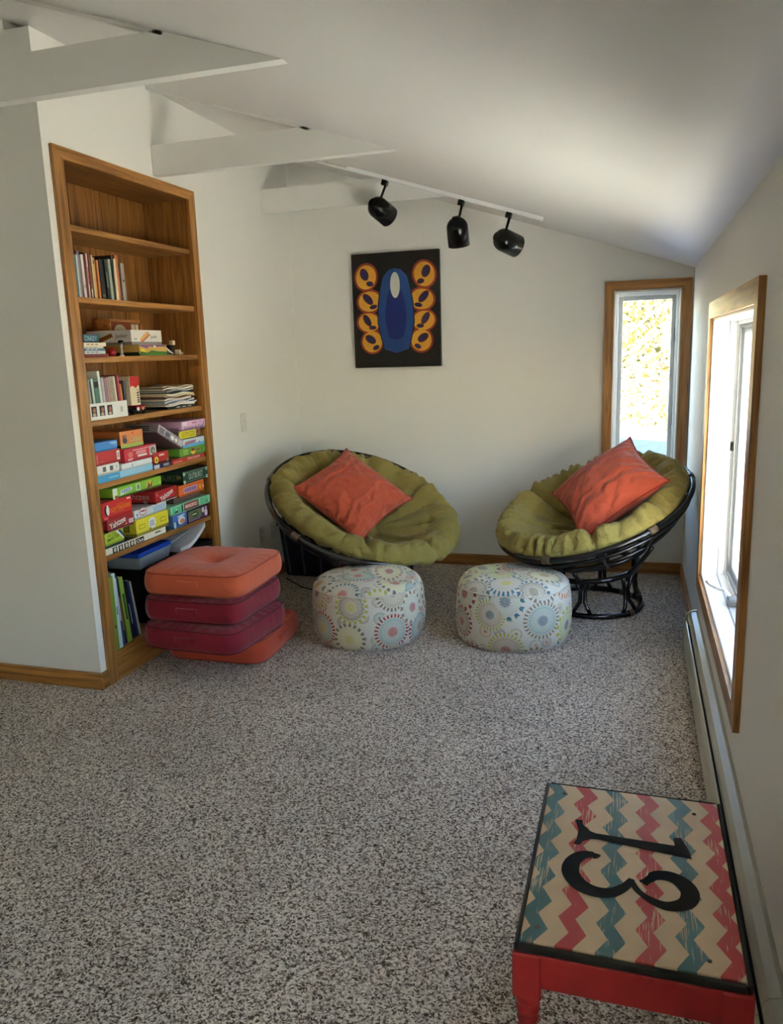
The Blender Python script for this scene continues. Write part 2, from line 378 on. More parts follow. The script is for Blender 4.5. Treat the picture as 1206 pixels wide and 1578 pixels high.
def right_window(name, label, oy0, oy1):
    y0, y1, z0, z1 = oy0 + .07, oy1 - .07, .419, 1.598
    w = thing(name, label, 'window', (XR, 0, 0)); w['kind'] = 'structure'
    p = .020
    a0, a1, b0, b1, t = oy0, oy1, .349, 1.668, .07
    prism('head_trim', [(a0, b1), (a1, b1), (a1 - t, b1 - t), (a0 + t, b1 - t)], 'x', -p, 0, OY, w)
    prism('sill_trim', [(a0, b0), (a1, b0), (a1 - t, b0 + t), (a0 + t, b0 + t)], 'x', -p, 0, OY, w)
    prism('side_trim', [(a0, b0), (a0, b1), (a0 + t, b1 - t), (a0 + t, b0 + t)], 'x', -p, 0, OZ, w)
    prism('side_trim', [(a1, b0), (a1, b1), (a1 - t, b1 - t), (a1 - t, b0 + t)], 'x', -p, 0, OZ, w)
    def yring(nm, y0, y1, z0, z1, ww, xa, xb, mat, bev=.003):
        return boxes(nm, [(xa, xb, y0, y0 + ww, z0, z1), (xa, xb, y1 - ww, y1, z0, z1), (xa, xb, y0 + ww, y1 - ww, z0, z0 + ww), (xa, xb, y0 + ww, y1 - ww, z1 - ww, z1)], mat, w, bev)
    yring('jamb_extension', y0 - .004, y1 + .004, z0 - .004, z1 + .004, .016, -.006, .062, M_WHITE)
    yring('jamb', y0 - .002, y1 + .002, z0 - .002, z1 + .002, .016, .064, WT, M_WHITE)
    yring('frame_stop', y0 + .012, y1 - .012, z0 + .012, z1 - .012, .018, .095, WT, M_WHITE)
    yring('sash', y0 + .028, y1 - .028, z0 + .028, z1 - .028, .042, .118, .155, M_WHITE)
    box('pane', .134, .138, y0 + .06, y1 - .06, z0 + .06, z1 - .06, M_GLASS, w)
    yring('screen_frame', y0 + .03, y1 - .03, z0 + .03, z1 - .03, .014, .100, .112, paint((150, 152, 152), rough=.5), .002)
    box('screen', .1055, .1065, y0 + .042, y1 - .042, z0 + .042, z1 - .042, M_SCREEN, w)
    yc = 3.36 if oy0 > 2 else (y0 + y1) / 2
    cr = box('crank_box', .060, .105, yc - .035, yc + .035, z0 + .014, z0 + .044, paint((120, 122, 122), rough=.45), w, bev=.006)
    tube('crank_handle', [(.072, yc + .02, z0 + .045), (.055, yc + .05, z0 + .062), (.030, yc + .08, z0 + .058), (.005, yc + .13, z0 + .060), (-.008, yc + .155, z0 + .066)], .0075, M_WHITE, cr)
    box('latch', .085, .098, y1 - .075, y1 - .055, 1.02, 1.06, M_DARK, w, bev=.002)
    return w
right_window('window_2', 'oak trimmed crank window in the white side wall above the heater', 2.368, 3.901)
right_window('added_window', 'added unseen oak trimmed crank window on the side wall beside the viewer', -1.50, -.01)  # added out of view as a further source of daylight


# ------------------------------------------------------------------ outdoors
gm, n_, l_, b_ = newmat('pale_ground')
tc_ = n_.new('ShaderNodeTexCoord'); nz_ = n_.new('ShaderNodeTexNoise'); nz_.inputs['Scale'].default_value = .25; nz_.inputs['Detail'].default_value = 6
l_.new(tc_.outputs['Object'], nz_.inputs['Vector'])
cr_ = n_.new('ShaderNodeValToRGB'); cr_.color_ramp.elements[0].color = lin((172, 160, 132)); cr_.color_ramp.elements[1].color = lin((218, 208, 188))
l_.new(nz_.outputs[0], cr_.inputs[0]); l_.new(cr_.outputs[0], b_.inputs['Base Color']); b_.inputs['Roughness'].default_value = .9
struct(link('ground', pyd('ground', [(-90, -90, -3), (90, -90, -3), (90, 120, -3), (-90, 120, -3)], [(0, 1, 2, 3)]), gm), 'pale sunlit ground outside')
# lower house wall so the room does not hover
struct(boxes('wall_storey_below', [(XW, XR + WT, YN - WT, YB + WT, -3, -.14)], paint((200, 196, 186))))
# shingled lower roof seen through the back window
V = []; F = []
def roof_z(y): return .52 - .03 * (y - YB - WT)
def hip_x(y): return max(-3.1, -.19 + (12.7 - y) / 4.75)
ncr = 44
for i in range(ncr):
    y0 = YB + WT + .01 + i * .24; y1 = y0 + .24
    b = len(V)
    V += [(-3.2, y0, roof_z(y0)), (hip_x(y0), y0, roof_z(y0)), (hip_x(y1), y1 + .01, roof_z(y1) + .012), (-3.2, y1 + .01, roof_z(y1) + .012), (hip_x(y1), y1 + .01, roof_z(y1) - .004), (-3.2, y1 + .01, roof_z(y1) - .004)]
    F += [(b, b + 1, b + 2, b + 3), (b + 3, b + 2, b + 4, b + 5)]
lr = link('lower_roof', pyd('lower_roof', V, F), paint((84, 92, 108), rough=.9, var=.25, scale=14, bump=.4, bscale=60)); struct(lr, 'blue grey shingled lower roof outside the narrow window')
tube('hip_cap', [(hip_x(y), y, roof_z(y) + .0) for y in [5.6 + .7 * k for k in range(15)]], .04, paint((96, 104, 120), rough=.9), lr, seg=8)
# unseen pale flat roof, added to bounce sunlight up onto the ceiling
sr = boxes('bounce_roof', [(XR + WT + .01, 3.4, -1.5, 7.0, -.75, -.55)], paint((218, 213, 202), rough=.7, var=.05, scale=6, bump=.2, bscale=40)); struct(sr, 'unseen flat pale roof added below the side windows to bounce sunlight')
boxes('bounce_roof_edge', [(3.4, 3.46, -1.5, 7.0, -.78, -.50)], M_WHITE, sr)  # edge of the added bounce roof
# trees beyond it, leaves turning yellow
leafm = []
for c in ((104, 88, 18), (78, 76, 26), (108, 90, 36)):
    leafm.append(paint(c, rough=.7, var=.2, scale=3))
bark = paint((150, 136, 116), rough=.9, var=.2, scale=8)
def tree(x, y, h, seed, mat, label):
    rnd = random.Random(seed)
    t = thing('tree', label, 'tree', (x, y, -3), group='trees outside the narrow window')
    segs = []
    segs.append(([(0, 0, 0), (.05, .02, h * .35), (-.05, .05, h * .7), (0, 0, h)], [.17, .13, .07, .02]))
    tips = []
    for k in range(26):
        z = h * rnd.uniform(.22, .95); a = rnd.uniform(0, 2 * PI); L = (h - z) * .35 + rnd.uniform(.6, 1.3)
        p0 = Vector((0, 0, z)); p1 = p0 + Vector((math.cos(a) * L * .5, math.sin(a) * L * .5, L * .25)); p2 = p0 + Vector((math.cos(a) * L, math.sin(a) * L, L * .55))
        segs.append(([p0, p1, p2], [.045, .028, .01])); tips += [p1, p2, (p1 + p2) / 2]
    V = []; F = []
    for pts, rr in segs:
        v, f = tube_data(pts, .1, 6, radii=rr); o = len(V); V += v; F += [tuple(i + o for i in q) for q in f]
    link('trunk', pyd('trunk', V, F, True), bark, t)
    V = []; F = []
    for p in tips:
        for q in range(30):
            c = p + Vector((rnd.gauss(0, .34), rnd.gauss(0, .34), rnd.gauss(0, .28)))
            u = Vector((rnd.gauss(0, 1), rnd.gauss(0, 1), rnd.gauss(0, 1))).normalized(); w = u.orthogonal().normalized(); s = rnd.uniform(.05, .10)
            b = len(V); V += [c - u * s, c + w * s * .5, c + u * s, c - w * s * .5]; F.append((b, b + 1, b + 2, b + 3))
    me = bpy.data.meshes.new('foliage'); me.from_pydata(V, [], F); me.update()
    fo = link('foliage', me, mat, t); fo['kind'] = 'stuff'
    return t
tree(-.9, 15.0, 6.4, 1, leafm[0], 'yellow leaved tree at the left pane edge of the narrow window')
tree(.55, 15.8, 6.8, 2, leafm[1], 'olive yellow tree in the middle of the narrow window')
tree(1.55, 14.2, 6.2, 3, leafm[2], 'pale straw coloured tree at the hinge side of the narrow window')
tree(-.2, 20.5, 8.2, 4, leafm[1], 'tall far tree rising behind the other trees outside')
tree(2.4, 21.0, 8.6, 5, leafm[0], 'tall far yellow tree seen at the window top corner')

# ------------------------------------------------------------------ electric baseboard heater
HY0, HY1 = -1.2, 3.945
ht = thing('baseboard_heater', 'long beige electric baseboard heater along the side wall', 'heater', (XR, 0, 0))
D = -.064
box('back_plate', -.005, 0, HY0, HY1, .02, .200, M_HEAT, ht)
prism('hood', [(-.001, .207), (-.012, .209), (-.034, .203), (-.045, .190), (-.047, .176), (-.043, .176), (-.041, .188), (-.032, .198), (-.012, .204), (-.001, .203)], 'y', HY0, 1.50, M_HEAT, ht)
prism('hood', [(-.001, .207), (-.012, .209), (-.034, .203), (-.045, .190), (-.047, .176), (-.043, .176), (-.041, .188), (-.032, .198), (-.012, .204), (-.001, .203)], 'y', 1.503, HY1, M_HEAT, ht)
fp = [(D, .03), (D, .145), (D + .006, .158), (D + .012, .160), (D + .012, .156), (D + .008, .155), (D + .003, .144), (D + .003, .03)]
prism('front_panel', fp, 'y', HY0, 1.50, M_HEAT, ht); prism('front_panel', fp, 'y', 1.503, HY1, M_HEAT, ht)
box('damper', -.045, -.022, HY0, HY1 - .01, .160, .163, M_HEAT, ht)
box('fin_core', -.050, -.006, HY0 + .02, HY1 - .03, .05, .14, M_DARK, ht)
prism('end_cap', [(-.001, .0), (D - .003, .0), (D - .003, .150), (-.052, .195), (-.034, .208), (-.012, .213), (-.001, .212)], 'y', HY1 - .012, HY1 + .003, M_HEAT, ht)

# ------------------------------------------------------------------ built-in oak bookcase
bc = thing('bookcase', 'tall built-in oak bookcase filled with board games and books', 'bookcase', (XL, 0, 0))
OUT0, OUT1, OTOP = 2.916, 4.026, 2.385
PR = .017
prism('trim_header', [(OUT0, OTOP), (OUT1, OTOP), (BY1, BZ1), (BY0, BZ1)], 'x', 0, PR, OY, bc)
prism('trim_side', [(OUT0, .0), (OUT0, OTOP), (BY0, BZ1), (BY0, .0)], 'x', 0, PR, OZ, bc)
prism('trim_side', [(OUT1, .0), (OUT1, OTOP), (BY1, BZ1), (BY1, .0)], 'x', 0, PR, OZ, bc)
box('base_rail', -.02, PR + .001, BY0, BY1, .0, BZ0 - .001, OY, bc, bev=.003)
DP = -.268
shaded_y, shaded_z = wood('inner', (104, 66, 26), (164, 112, 54), 1), wood('inner', (104, 66, 26), (164, 112, 54), 2)  # darker copy of the trim oak: interior shade put into the colour
box('side_panel', DP - .02, 0, BY0 - .018, BY0, BZ0, BZ1, shaded_z, bc)
box('side_panel', DP - .02, 0, BY1, BY1 + .018, BZ0, BZ1, shaded_z, bc)
box('top_panel', DP - .02, 0, BY0 - .018, BY1 + .018, BZ1, BZ1 + .018, shaded_y, bc)
nb = 8; bw = (BY1 - BY0) / nb
for i in range(nb):
    box('back_board', DP - .012, DP, BY0 + i * bw + .0015, BY0 + (i + 1) * bw - .0015, BZ0, BZ1, shaded_z, bc, bev=.002)
box('back_sheet', DP - .02, DP - .013, BY0 - .018, BY1 + .018, BZ0 - .02, BZ1 + .018, shaded_z, bc)
SH = [2.080, 1.780, 1.520, 1.237, .948, .605]
for z in SH: box('shelf', DP + .001, -.002, BY0 + .001, BY1 - .001, z - .027, z, oak(1), bc, bev=.0025)
box('bottom_board', DP + .001, .0, BY0 + .001, BY1 - .001, .12, BZ0, oak(1), bc, bev=.002)

# ------------------------------------------------------------------ things on the shelves
G_GAMES = 'board games in the oak bookcase'
PAPER = paint((226, 220, 206), rough=.8, var=.05, scale=120)
def game(name, label, y0, y1, z0, h, rgb, xf=.002, dep=.235, rz=0., side=None, lid=.82, cat='game box', group=G_GAMES):
    """a lidded game box; front face looks along +X. returns (empty, face frames)"""
    w = y1 - y0; yc = (y0 + y1) / 2
    t = thing(name, label, cat, (XL + xf, yc, z0), (0, 0, rz), group)
    m = paint(rgb, rough=.38, spec=.5, var=.03, scale=25)
    m2 = paint(side, rough=.45, var=.03, scale=25) if side else paint(tuple(int(c * .82) for c in rgb), rough=.5)
    if lid < 1: box('tray', -dep + .002, -.0018, -w / 2 + .002, w / 2 - .002, 0, h * .97, m2, t)
    box('lid', -dep, 0, -w / 2, w / 2, h * (1 - lid), h, m, t, bev=.0012)
    return t, w, h, dep
def front(t, u, v): return frame_mat((.0007, u, v), (0, 1, 0), (0, 0, 1))
def fr_rot(u, v, a, e=.0009): return frame_mat((e, u, v), (0, math.cos(a), math.sin(a)), (0, -math.sin(a), math.cos(a)))
def sideM(t_w, x, v, e=.0009): return frame_mat((x, -t_w / 2 - e, v), (1, 0, 0), (0, 0, 1))
def ink(rgb): return paint(rgb, rough=.5, var=.01)
WHT, BLK, YEL, RED = ink((240, 238, 232)), ink((22, 22, 24)), ink((236, 222, 64)), ink((200, 40, 44))

# --- shelf 5 (second shelf of games from the top) z .948
S5 = .948
t, w, h, d = game('game_box', 'flat pale blue game box, lowest at the front left of the upper games shelf', 3.001, 3.434, S5, .036, (150, 205, 232))
patch('print', rect(-w / 2 + .001, .002, -w / 2 + .16, h - .001), ink((70, 160, 216)), t, front(t, 0, 0)); patch('print', rect(-.14, .016, -.07, .020), ink((170, 220, 240)), t, fr_rot(0, 0, 0, .0012))
t, w, h, d = game('game_box', 'white game box with two small grey photos under the plain red box', 3.000, 3.162, S5 + .036, .045, (232, 234, 232))
for u in (-.03, .022): patch('print', rect(u - .012, .014, u + .012, .036), ink((120, 116, 124)), t, front(t, 0, 0))
patch('print', rect(.058, .018, .066, .034), ink((170, 172, 172)), t, front(t, 0, 0))
t, w, h, d = game('game_box', 'thin white game box between the pale blue box and the pink red quiz box', 3.180, 3.432, S5 + .036, .030, (226, 234, 240))
patch('print', rect(-.045, .008, -.038, .022), ink((120, 150, 196)), t, front(t, 0, 0))
t, w, h, d = game('game_box', 'plain red game box with a white barcode tag, under the small blue box', 2.998, 3.182, S5 + .0815, .062, (196, 44, 50))
patch('print', rect(.062, .012, .083, .054), WHT, t, front(t, 0, 0)); patch('print', rect(.068, .02, .077, .046), ink((150, 150, 156)), t, fr_rot(0, 0, 0, .0012))
patch('print', rect(-.088, .008, -.078, .05), ink((226, 120, 110)), t, front(t, 0, 0)); patch('print', rect(-.07, .014, -.03, .016), ink((226, 130, 120)), t, front(t, 0, 0))
t, w, h, d = game('game_box', 'small bright blue game box on top of the plain red box', 3.000, 3.165, S5 + .144, .044, (64, 140, 216))
patch('print', rect(.028, .028, .078, .037), ink((150, 200, 240)), t, front(t, 0, 0)); patch('print', rect(.046, .022, .078, .025), ink((150, 200, 240)), t, front(t, 0, 0))
t, w, h, d = game('game_box', 'pink red quiz game box with white print and a picture corner', 3.205, 3.484, S5 + .0665, .066, (204, 50, 72), rz=.03)
patch('print', rect(.075, .012, .136, .058), ink((196, 204, 200)), t, front(t, 0, 0)); patch('print', ell(.105, .034, .02, .018), ink((110, 120, 112)), t, fr_rot(0, 0, 0, .0012)); patch('print', ell(.108, .030, .008, .008), ink((216, 196, 150)), t, fr_rot(0, 0, 0, .0016))
for (u0, u1, v) in ((-.07, .068, .054), (-.04, .045, .044), (-.045, .045, .036), (-.115, -.07, .016), (-.115, -.075, .010)): patch('print', rect(u0, v - .0025, u1, v + .0025), ink((240, 190, 196)), t, front(t, 0, 0))
patch('print', ell(-.09, .036, .022, .014), ink((222, 130, 110)), t, front(t, 0, 0)); patch('print', rect(-.03, .018, .05, .028), WHT, t, front(t, 0, 0))
t, w, h, d = game('game_box', 'orange and green game box with a robot hand drawing, angled on the quiz box', 3.226, 3.398, S5 + .133, .082, (226, 140, 76), rz=-.06, xf=-.02, side=(90, 50, 36))
patch('print', rect(-w / 2 + .001, .001, w / 2 - .001, .020), ink((168, 190, 96)), t, front(t, 0, 0)); text('lettering', 'Cadoo', .088, .028, ink((206, 214, 150)), t, fr_rot(.030, .040, .0, .0012))
text('lettering', 'Cadoo', .088, .028, ink((70, 60, 40)), t, fr_rot(.0315, .0385, .0, .0010)); patch('print', ell(-.052, .036, .016, .013), ink((70, 76, 92)), t, front(t, 0, 0))
for u in (-.064, -.054, -.044): patch('print', rect(u - .003, .04, u + .003, .064), ink((70, 76, 92)), t, front(t, 0, 0))
patch('print', [(.0, .066), (.016, .066), (.008, .076)], RED, t, front(t, 0, 0))
# right half of shelf 5
t, w, h, d = game('game_box', 'thin navy game box beside the pale blue box at shelf level', 3.440, 3.604, S5, .024, (30, 40, 92), lid=1)
patch('print', rect(-.078, .002, -.03, .021), ink((196, 200, 220)), t, front(t, 0, 0)); text('lettering', 'RISK', .05, .013, WHT, t, fr_rot(.035, .013, 0))
t, w, h, d = game('game_box', 'flat red drawing game box at shelf level under the green box', 3.612, 3.944, S5, .025, (186, 46, 44), lid=1)
text('lettering', 'SPIROGRAPH', .13, .014, ink((244, 214, 206)), t, fr_rot(.05, .013, 0)); patch('print', rect(-.155, .006, -.07, .012), ink((236, 150, 140)), t, front(t, 0, 0))
t, w, h, d = game('game_box', 'small red game box with a yellow figure, on the thin navy box', 3.446, 3.583, S5 + .0245, .060, (188, 38, 42), side=(120, 30, 30))
patch('print', ell(-.044, .022, .017, .017), YEL, t, front(t, 0, 0)); patch('print', ell(-.044, .020, .007, .007), ink((90, 90, 30)), t, fr_rot(0, 0, 0, .0012)); patch('print', rect(-.018, .038, .03, .049), ink((240, 200, 190)), t, front(t, 0, 0)); patch('print', ell(.054, .012, .010, .009), ink((90, 150, 90)), t, front(t, 0, 0))
t, w, h, d = game('game_box', 'green game box with a yellow cartoon head, on the flat red box', 3.690, 3.961, S5 + .0255, .047, (98, 158, 58))
patch('print', ell(.0, .020, .024, .015), ink((238, 200, 70)), t, front(t, 0, 0)); patch('print', [(-.02, .024), (.02, .024), (.014, .038), (-.014, .038)], ink((120, 50, 30)), t, fr_rot(0, 0, 0, .0012))
for v in (.034, .025, .014): patch('print', rect(-.10, v - .002, -.05, v + .002), ink((206, 226, 120)), t, front(t, 0, 0))
patch('print', rect(.035, .022, .075, .031), ink((150, 90, 50)), t, front(t, 0, 0)); patch('print', rect(.09, .012, .096, .038), ink((40, 100, 40)), t, front(t, 0, 0))
t, w, h, d = game('game_box', 'white and sky blue game box with a mauve title, on the green box', 3.730, 3.956, S5 + .073, .046, (206, 222, 232))
patch('print', rect(-w / 2 + .001, .001, w / 2 - .001, .018), ink((96, 176, 220)), t, front(t, 0, 0)); patch('print', [(-.10, .014), (.015, .020), (.02, .036), (-.09, .032)], ink((158, 112, 138)), t, fr_rot(0, 0, 0, .0012)); patch('print', rect(.05, .010, .058, .026), ink((70, 140, 200)), t, fr_rot(0, 0, 0, .0012))
t, w, h, d = game('game_box', 'bright yellow map puzzle box under the pink box', 3.716, 3.945, S5 + .1195, .047, (120, 112, 100), xf=-.012)
patch('print', [(-.115, .024), (-.10, .004), (.065, .004), (.065, .044), (-.10, .044)], YEL, t, front(t, 0, 0)); text('lettering', 'GEOPUZZLE', .145, .026, ink((130, 128, 24)), t, fr_rot(-.015, .024, 0, .0012))
patch('print', ell(.085, .028, .012, .012), ink((160, 60, 40)), t, fr_rot(0, 0, 0, .0012))
t, w, h, d = game('game_box', 'long pink game box with purple French title, top of the right pile', 3.716, 3.962, S5 + .167, .050, (222, 178, 212), xf=.012, dep=.255, side=(150, 120, 150))
text('lettering', 'Souhaits de No\u00ebl', .20, .017, ink((66, 34, 110)), t, fr_rot(.0, .014, 0)); patch('print', rect(-.02, .034, .03, .041), ink((196, 110, 150)), t, front(t, 0, 0)); patch('print', rect(.065, .034, .07, .045), ink((90, 50, 120)), t, front(t, 0, 0)); patch('print', rect(-.115, .026, -.07, .047), ink((232, 214, 230)), t, front(t, 0, 0)); patch('print', rect(.103, .015, .108, .042), ink((90, 50, 120)), t, front(t, 0, 0))
text('lettering', 'Bienvenue', .10, .016, ink((60, 36, 70)), t, sideM(w, -.07, .016))
# grey box fallen at a slant between the piles
t = thing('game_box', 'grey lettered game box fallen at a slant between the two piles', 'game box', (XL + .004, 3.614, S5 + .150), (-.46, 0, 0), G_GAMES)
gm_ = paint((150, 146, 156), rough=.4); box('tray', -.20, -.002, -.120, .120, -.024, .020, paint((110, 96, 104)), t); box('lid', -.202, 0, -.122, .122, -.018, .025, gm_, t, bev=.0012)
patch('print', rect(-.115, -.016, -.055, .022), ink((206, 206, 214)), t, front(t, 0, 0))
for v in (-.011, -.003, .005, .013): patch('print', rect(-.110, v - .002, -.060, v + .003), BLK, t, fr_rot(0, 0, 0, .0012))
patch('print', rect(-.05, -.010, -.012, .012), ink((90, 92, 112)), t, front(t, 0, 0)); patch('print', ell(.018, .0, .018, .012), WHT, t, front(t, 0, 0)); patch('print', ell(.055, .0, .012, .011), WHT, t, front(t, 0, 0)); patch('print', rect(.075, -.014, .115, .016), ink((186, 186, 196)), t, front(t, 0, 0))
for v in (-.012, -.002, .008): patch('print', rect(-.09, v, .05, v + .005), ink((40, 34, 40)), t, frame_mat((-.1, -.1228, 0), (1, 0, 0), (0, 0, 1)))

# --- shelf 6 z .605
S6 = .605
t, w, h, d = game('game_box', 'long flat detective game box in cream and black, lowest on the lower games shelf', 3.000, 3.497, S6, .034, (232, 228, 212), side=(52, 64, 62), lid=.9)
for k in range(4): patch('print', rect(-.20 + k * .045, .004, -.165 + k * .045, .030), ink((30, 28, 28)), t, front(t, 0, 0)); patch('print', ell(-.182 + k * .045, .017, .010, .011), ink((206, 196, 172)), t, fr_rot(0, 0, 0, .0012))
patch('print', rect(-.018, .005, .052, .030), BLK, t, front(t, 0, 0)); text('lettering', 'Clue', .058, .016, WHT, t, fr_rot(.017, .017, 0, .0013), thick=.02); patch('print', rect(.15, .02, .2, .026), BLK, t, front(t, 0, 0))
patch('print', rect(-.24, .003, .24, .22), ink((52, 64, 62)), t, frame_mat((-.002, 0, h + .0007), (0, 1, 0), (-1, 0, 0)))
t, w, h, d = game('game_box', 'lime green quiz game box with a blue pencil, under the lower dice box', 3.000, 3.147, S6 + .048, .058, (176, 206, 60), rz=.03)
text('lettering', 'ARE YOU', .07, .013, ink((30, 60, 30)), t, fr_rot(-.02, .046, .06)); text('lettering', 'SMARTER', .10, .017, ink((30, 60, 30)), t, fr_rot(-.012, .028, .10), thick=.01); patch('print', [(.03, .056), (.05, .056), (.072, .03), (.072, .016)], ink((34, 50, 110)), t, front(t, 0, 0)); patch('print', [(.012, .057), (.03, .057), (.073, .012), (.073, .004)], WHT, t, fr_rot(0, 0, 0, .0007))
t2 = game('game_box', 'thin dark green game box lying beneath the lime green quiz box', 3.002, 3.150, S6 + .0345, .0135, (44, 66, 60), lid=1)
t, w, h, d = game('game_box', 'red dice game box with slanted white title, under the scattered word game', 3.030, 3.232, S6 + .1065, .058, (168, 42, 46), side=(60, 16, 18))
text('lettering', 'Yahtzee', .125, .030, WHT, t, fr_rot(-.025, .034, .16, .0012), thick=.02); text('lettering', 'Yahtzee', .127, .030, ink((60, 16, 20)), t, fr_rot(-.022, .031, .16, .0009), thick=.03)
patch('print', rect(.062, .012, .098, .034), ink((222, 196, 206)), t, front(t, 0, 0)); patch('print', [(.03, .010), (.05, .012), (.04, .026)], ink((232, 150, 100)), t, front(t, 0, 0)); patch('print', rect(-.10, .002, .10, .005), ink((206, 110, 104)), t, front(t, 0, 0))
t, w, h, d = game('game_box', 'bright red word game box with yellow title, above the lower dice box', 3.002, 3.231, S6 + .165, .086, (206, 34, 42))
text('lettering', 'SCATTERGORIES', .155, .020, ink((240, 150, 40)), t, fr_rot(.025, .044, .03, .0012), thick=.012); text('lettering', 'The Game Of', .075, .009, ink((240, 150, 60)), t, fr_rot(.035, .062, .03)); patch('print', rect(-.04, .026, .05, .0275), ink((238, 150, 120)), t, front(t, 0, 0)); patch('print', rect(.076, .073, .105, .081), ink((244, 200, 206)), t, front(t, 0, 0)); patch('print', rect(-.105, .006, -.075, .016), ink((236, 110, 120)), t, front(t, 0, 0))
patch('print', ell(-.078, .046, .019, .026), BLK, t, front(t, 0, 0)); patch('print', ell(-.073, .044, .012, .022), WHT, t, fr_rot(0, 0, 0, .0012)); patch('print', ell(-.074, .066, .007, .006), WHT, t, fr_rot(0, 0, 0, .0014))
t, w, h, d = game('game_box', 'yellow game box with a white splat, standing on the flat detective game', 3.247, 3.530, S6 + .0345, .084, (228, 220, 60), side=(150, 146, 60))
patch('print', [(r * math.cos(a) - .005, r * math.sin(a) * .9 + .046) for a, r in ((2 * PI * k / 18, .036 if k % 2 else .030) for k in range(18))], ink((228, 230, 232)), t, front(t, 0, 0))
for v in (.056, .046, .036): patch('print', rect(-.024, v - .002, .014, v + .002), ink((90, 96, 130)), t, fr_rot(0, 0, .08, .0012))
for u in (-.095, .092): patch('print', rect(u - .026, .034, u + .026, .056), ink((150, 140, 30)), t, front(t, 0, 0)); patch('print', rect(u - .023, .037, u + .023, .053), ink((228, 220, 60)), t, fr_rot(0, 0, 0, .0012))
patch('print', [(-.03, .012), (-.01, .026), (-.03, .026)], ink((60, 60, 60)), t, front(t, 0, 0)); patch('print', rect(.122, .006, .130, .014), ink((70, 70, 40)), t, front(t, 0, 0))
patch('print', rect(-.20, .022, -.04, .062), ink((96, 92, 30)), t, frame_mat((0, -w / 2 - .0009, 0), (1, 0, 0), (0, 0, 1))); patch('print', rect(-.193, .026, -.047, .058), ink((150, 146, 60)), t, frame_mat((0, -w / 2 - .0013, 0), (1, 0, 0), (0, 0, 1)))
t, w, h, d = game('game_box', 'white game box with a red oval emblem, on the yellow splat box', 3.262, 3.543, S6 + .119, .044, (214, 224, 234), xf=-.012)
patch('print', ell(-.07, .030, .034, .020), ink((206, 130, 140)), t, front(t, 0, 0)); patch('print', ell(-.07, .031, .028, .016), ink((226, 230, 236)), t, fr_rot(0, 0, 0, .0012)); patch('print', rect(-.09, .028, -.05, .036), ink((196, 80, 96)), t, fr_rot(0, 0, 0, .0015)); patch('print', ell(-.12, .020, .006, .006), ink((70, 110, 180)), t, front(t, 0, 0)); patch('print', rect(.02, .008, .13, .036), ink((176, 200, 224)), t, front(t, 0, 0))
t, w, h, d = game('game_box', 'red dice game box tilted title, in the middle on the white oval box', 3.432, 3.648, S6 + .1635, .066, (180, 36, 44), rz=.05, side=(96, 24, 26), xf=-.004)
text('lettering', 'Yahtzee', .135, .030, WHT, t, fr_rot(.0, .033, .24, .0012), thick=.02); patch('print', rect(-.106, .001, .106, .005), ink((220, 200, 200)), t, front(t, 0, 0)); patch('print', [(-.1, .04), (-.085, .04), (-.092, .06)], ink((236, 150, 150)), t, front(t, 0, 0))
text('lettering', 'Yahtzee', .15, .030, ink((196, 180, 160)), t, sideM(w, -.11, .040)); patch('print', ell(-.06, .012, .012, .009), ink((150, 140, 140)), t, frame_mat((0, -w / 2 - .0009, 0), (1, 0, 0), (0, 0, 1)))
t, w, h, d = game('game_box', 'long apple green game box, top of the left pile on the lower games shelf', 3.092, 3.496, S6 + .2515, .053, (132, 196, 56), side=(72, 92, 40), rz=.0)
patch('print', rect(-w / 2 + .001, .002, -w / 2 + .035, h - .001), ink((222, 228, 226)), t, front(t, 0, 0)); patch('print', ell(-w / 2 + .024, .010, .012, .008), ink((190, 70, 60)), t, fr_rot(0, 0, 0, .0012))
patch('print', [(-.145, .010), (-.05, .026), (-.055, .042), (-.14, .036)], ink((226, 236, 240)), t, front(t, 0, 0)); text('lettering', 'FIBBER', .075, .017, ink((62, 110, 190)), t, fr_rot(-.097, .029, .1, .0013), thick=.02)
patch('print', rect(-.018, .012, .018, .046), ink((196, 224, 190)), t, front(t, 0, 0)); patch('print', rect(-.008, .018, .008, .040), ink((110, 130, 130)), t, fr_rot(0, 0, 0, .0012))
patch('print', ell(.095, .026, .034, .018), ink((206, 186, 90)), t, front(t, 0, 0)); patch('print', [(.07, .006), (.09, .04), (.10, .022), (.125, .044), (.115, .014)], ink((110, 84, 40)), t, fr_rot(0, 0, 0, .0012)); patch('print', rect(.185, .014, .195, .028), ink((190, 226, 160)), t, front(t, 0, 0))
patch('print', rect(-.17, .012, -.08, .046), ink((120, 116, 104)), t, frame_mat((0, -w / 2 - .0009, 0), (1, 0, 0), (0, 0, 1))); patch('print', rect(-.15, .018, -.10, .04), BLK, t, frame_mat((0, -w / 2 - .0012, 0), (1, 0, 0), (0, 0, 1)))
t, w, h, d = game('game_box', 'purple and blue game box with a dark green photo, lower right of the games', 3.716, 3.930, S6, .066, (84, 34, 96))
patch('print', rect(-.10, .016, .035, .064), ink((104, 118, 84)), t, front(t, 0, 0)); patch('print', ell(-.03, .040, .034, .018), ink((70, 84, 52)), t, fr_rot(0, 0, 0, .0012)); patch('print', rect(-.06, .038, -.015, .044), ink((210, 220, 170)), t, fr_rot(0, 0, 0, .0015)); patch('print', ell(.055, .048, .013, .016), ink((226, 214, 220)), t, front(t, 0, 0)); patch('print', ell(.085, .028, .016, .02), ink((224, 216, 226)), t, front(t, 0, 0)); patch('print', ell(.088, .056, .008, .009), ink((224, 216, 226)), t, front(t, 0, 0)); patch('print', rect(-.10, .009, .02, .012), ink((190, 160, 200)), t, front(t, 0, 0))
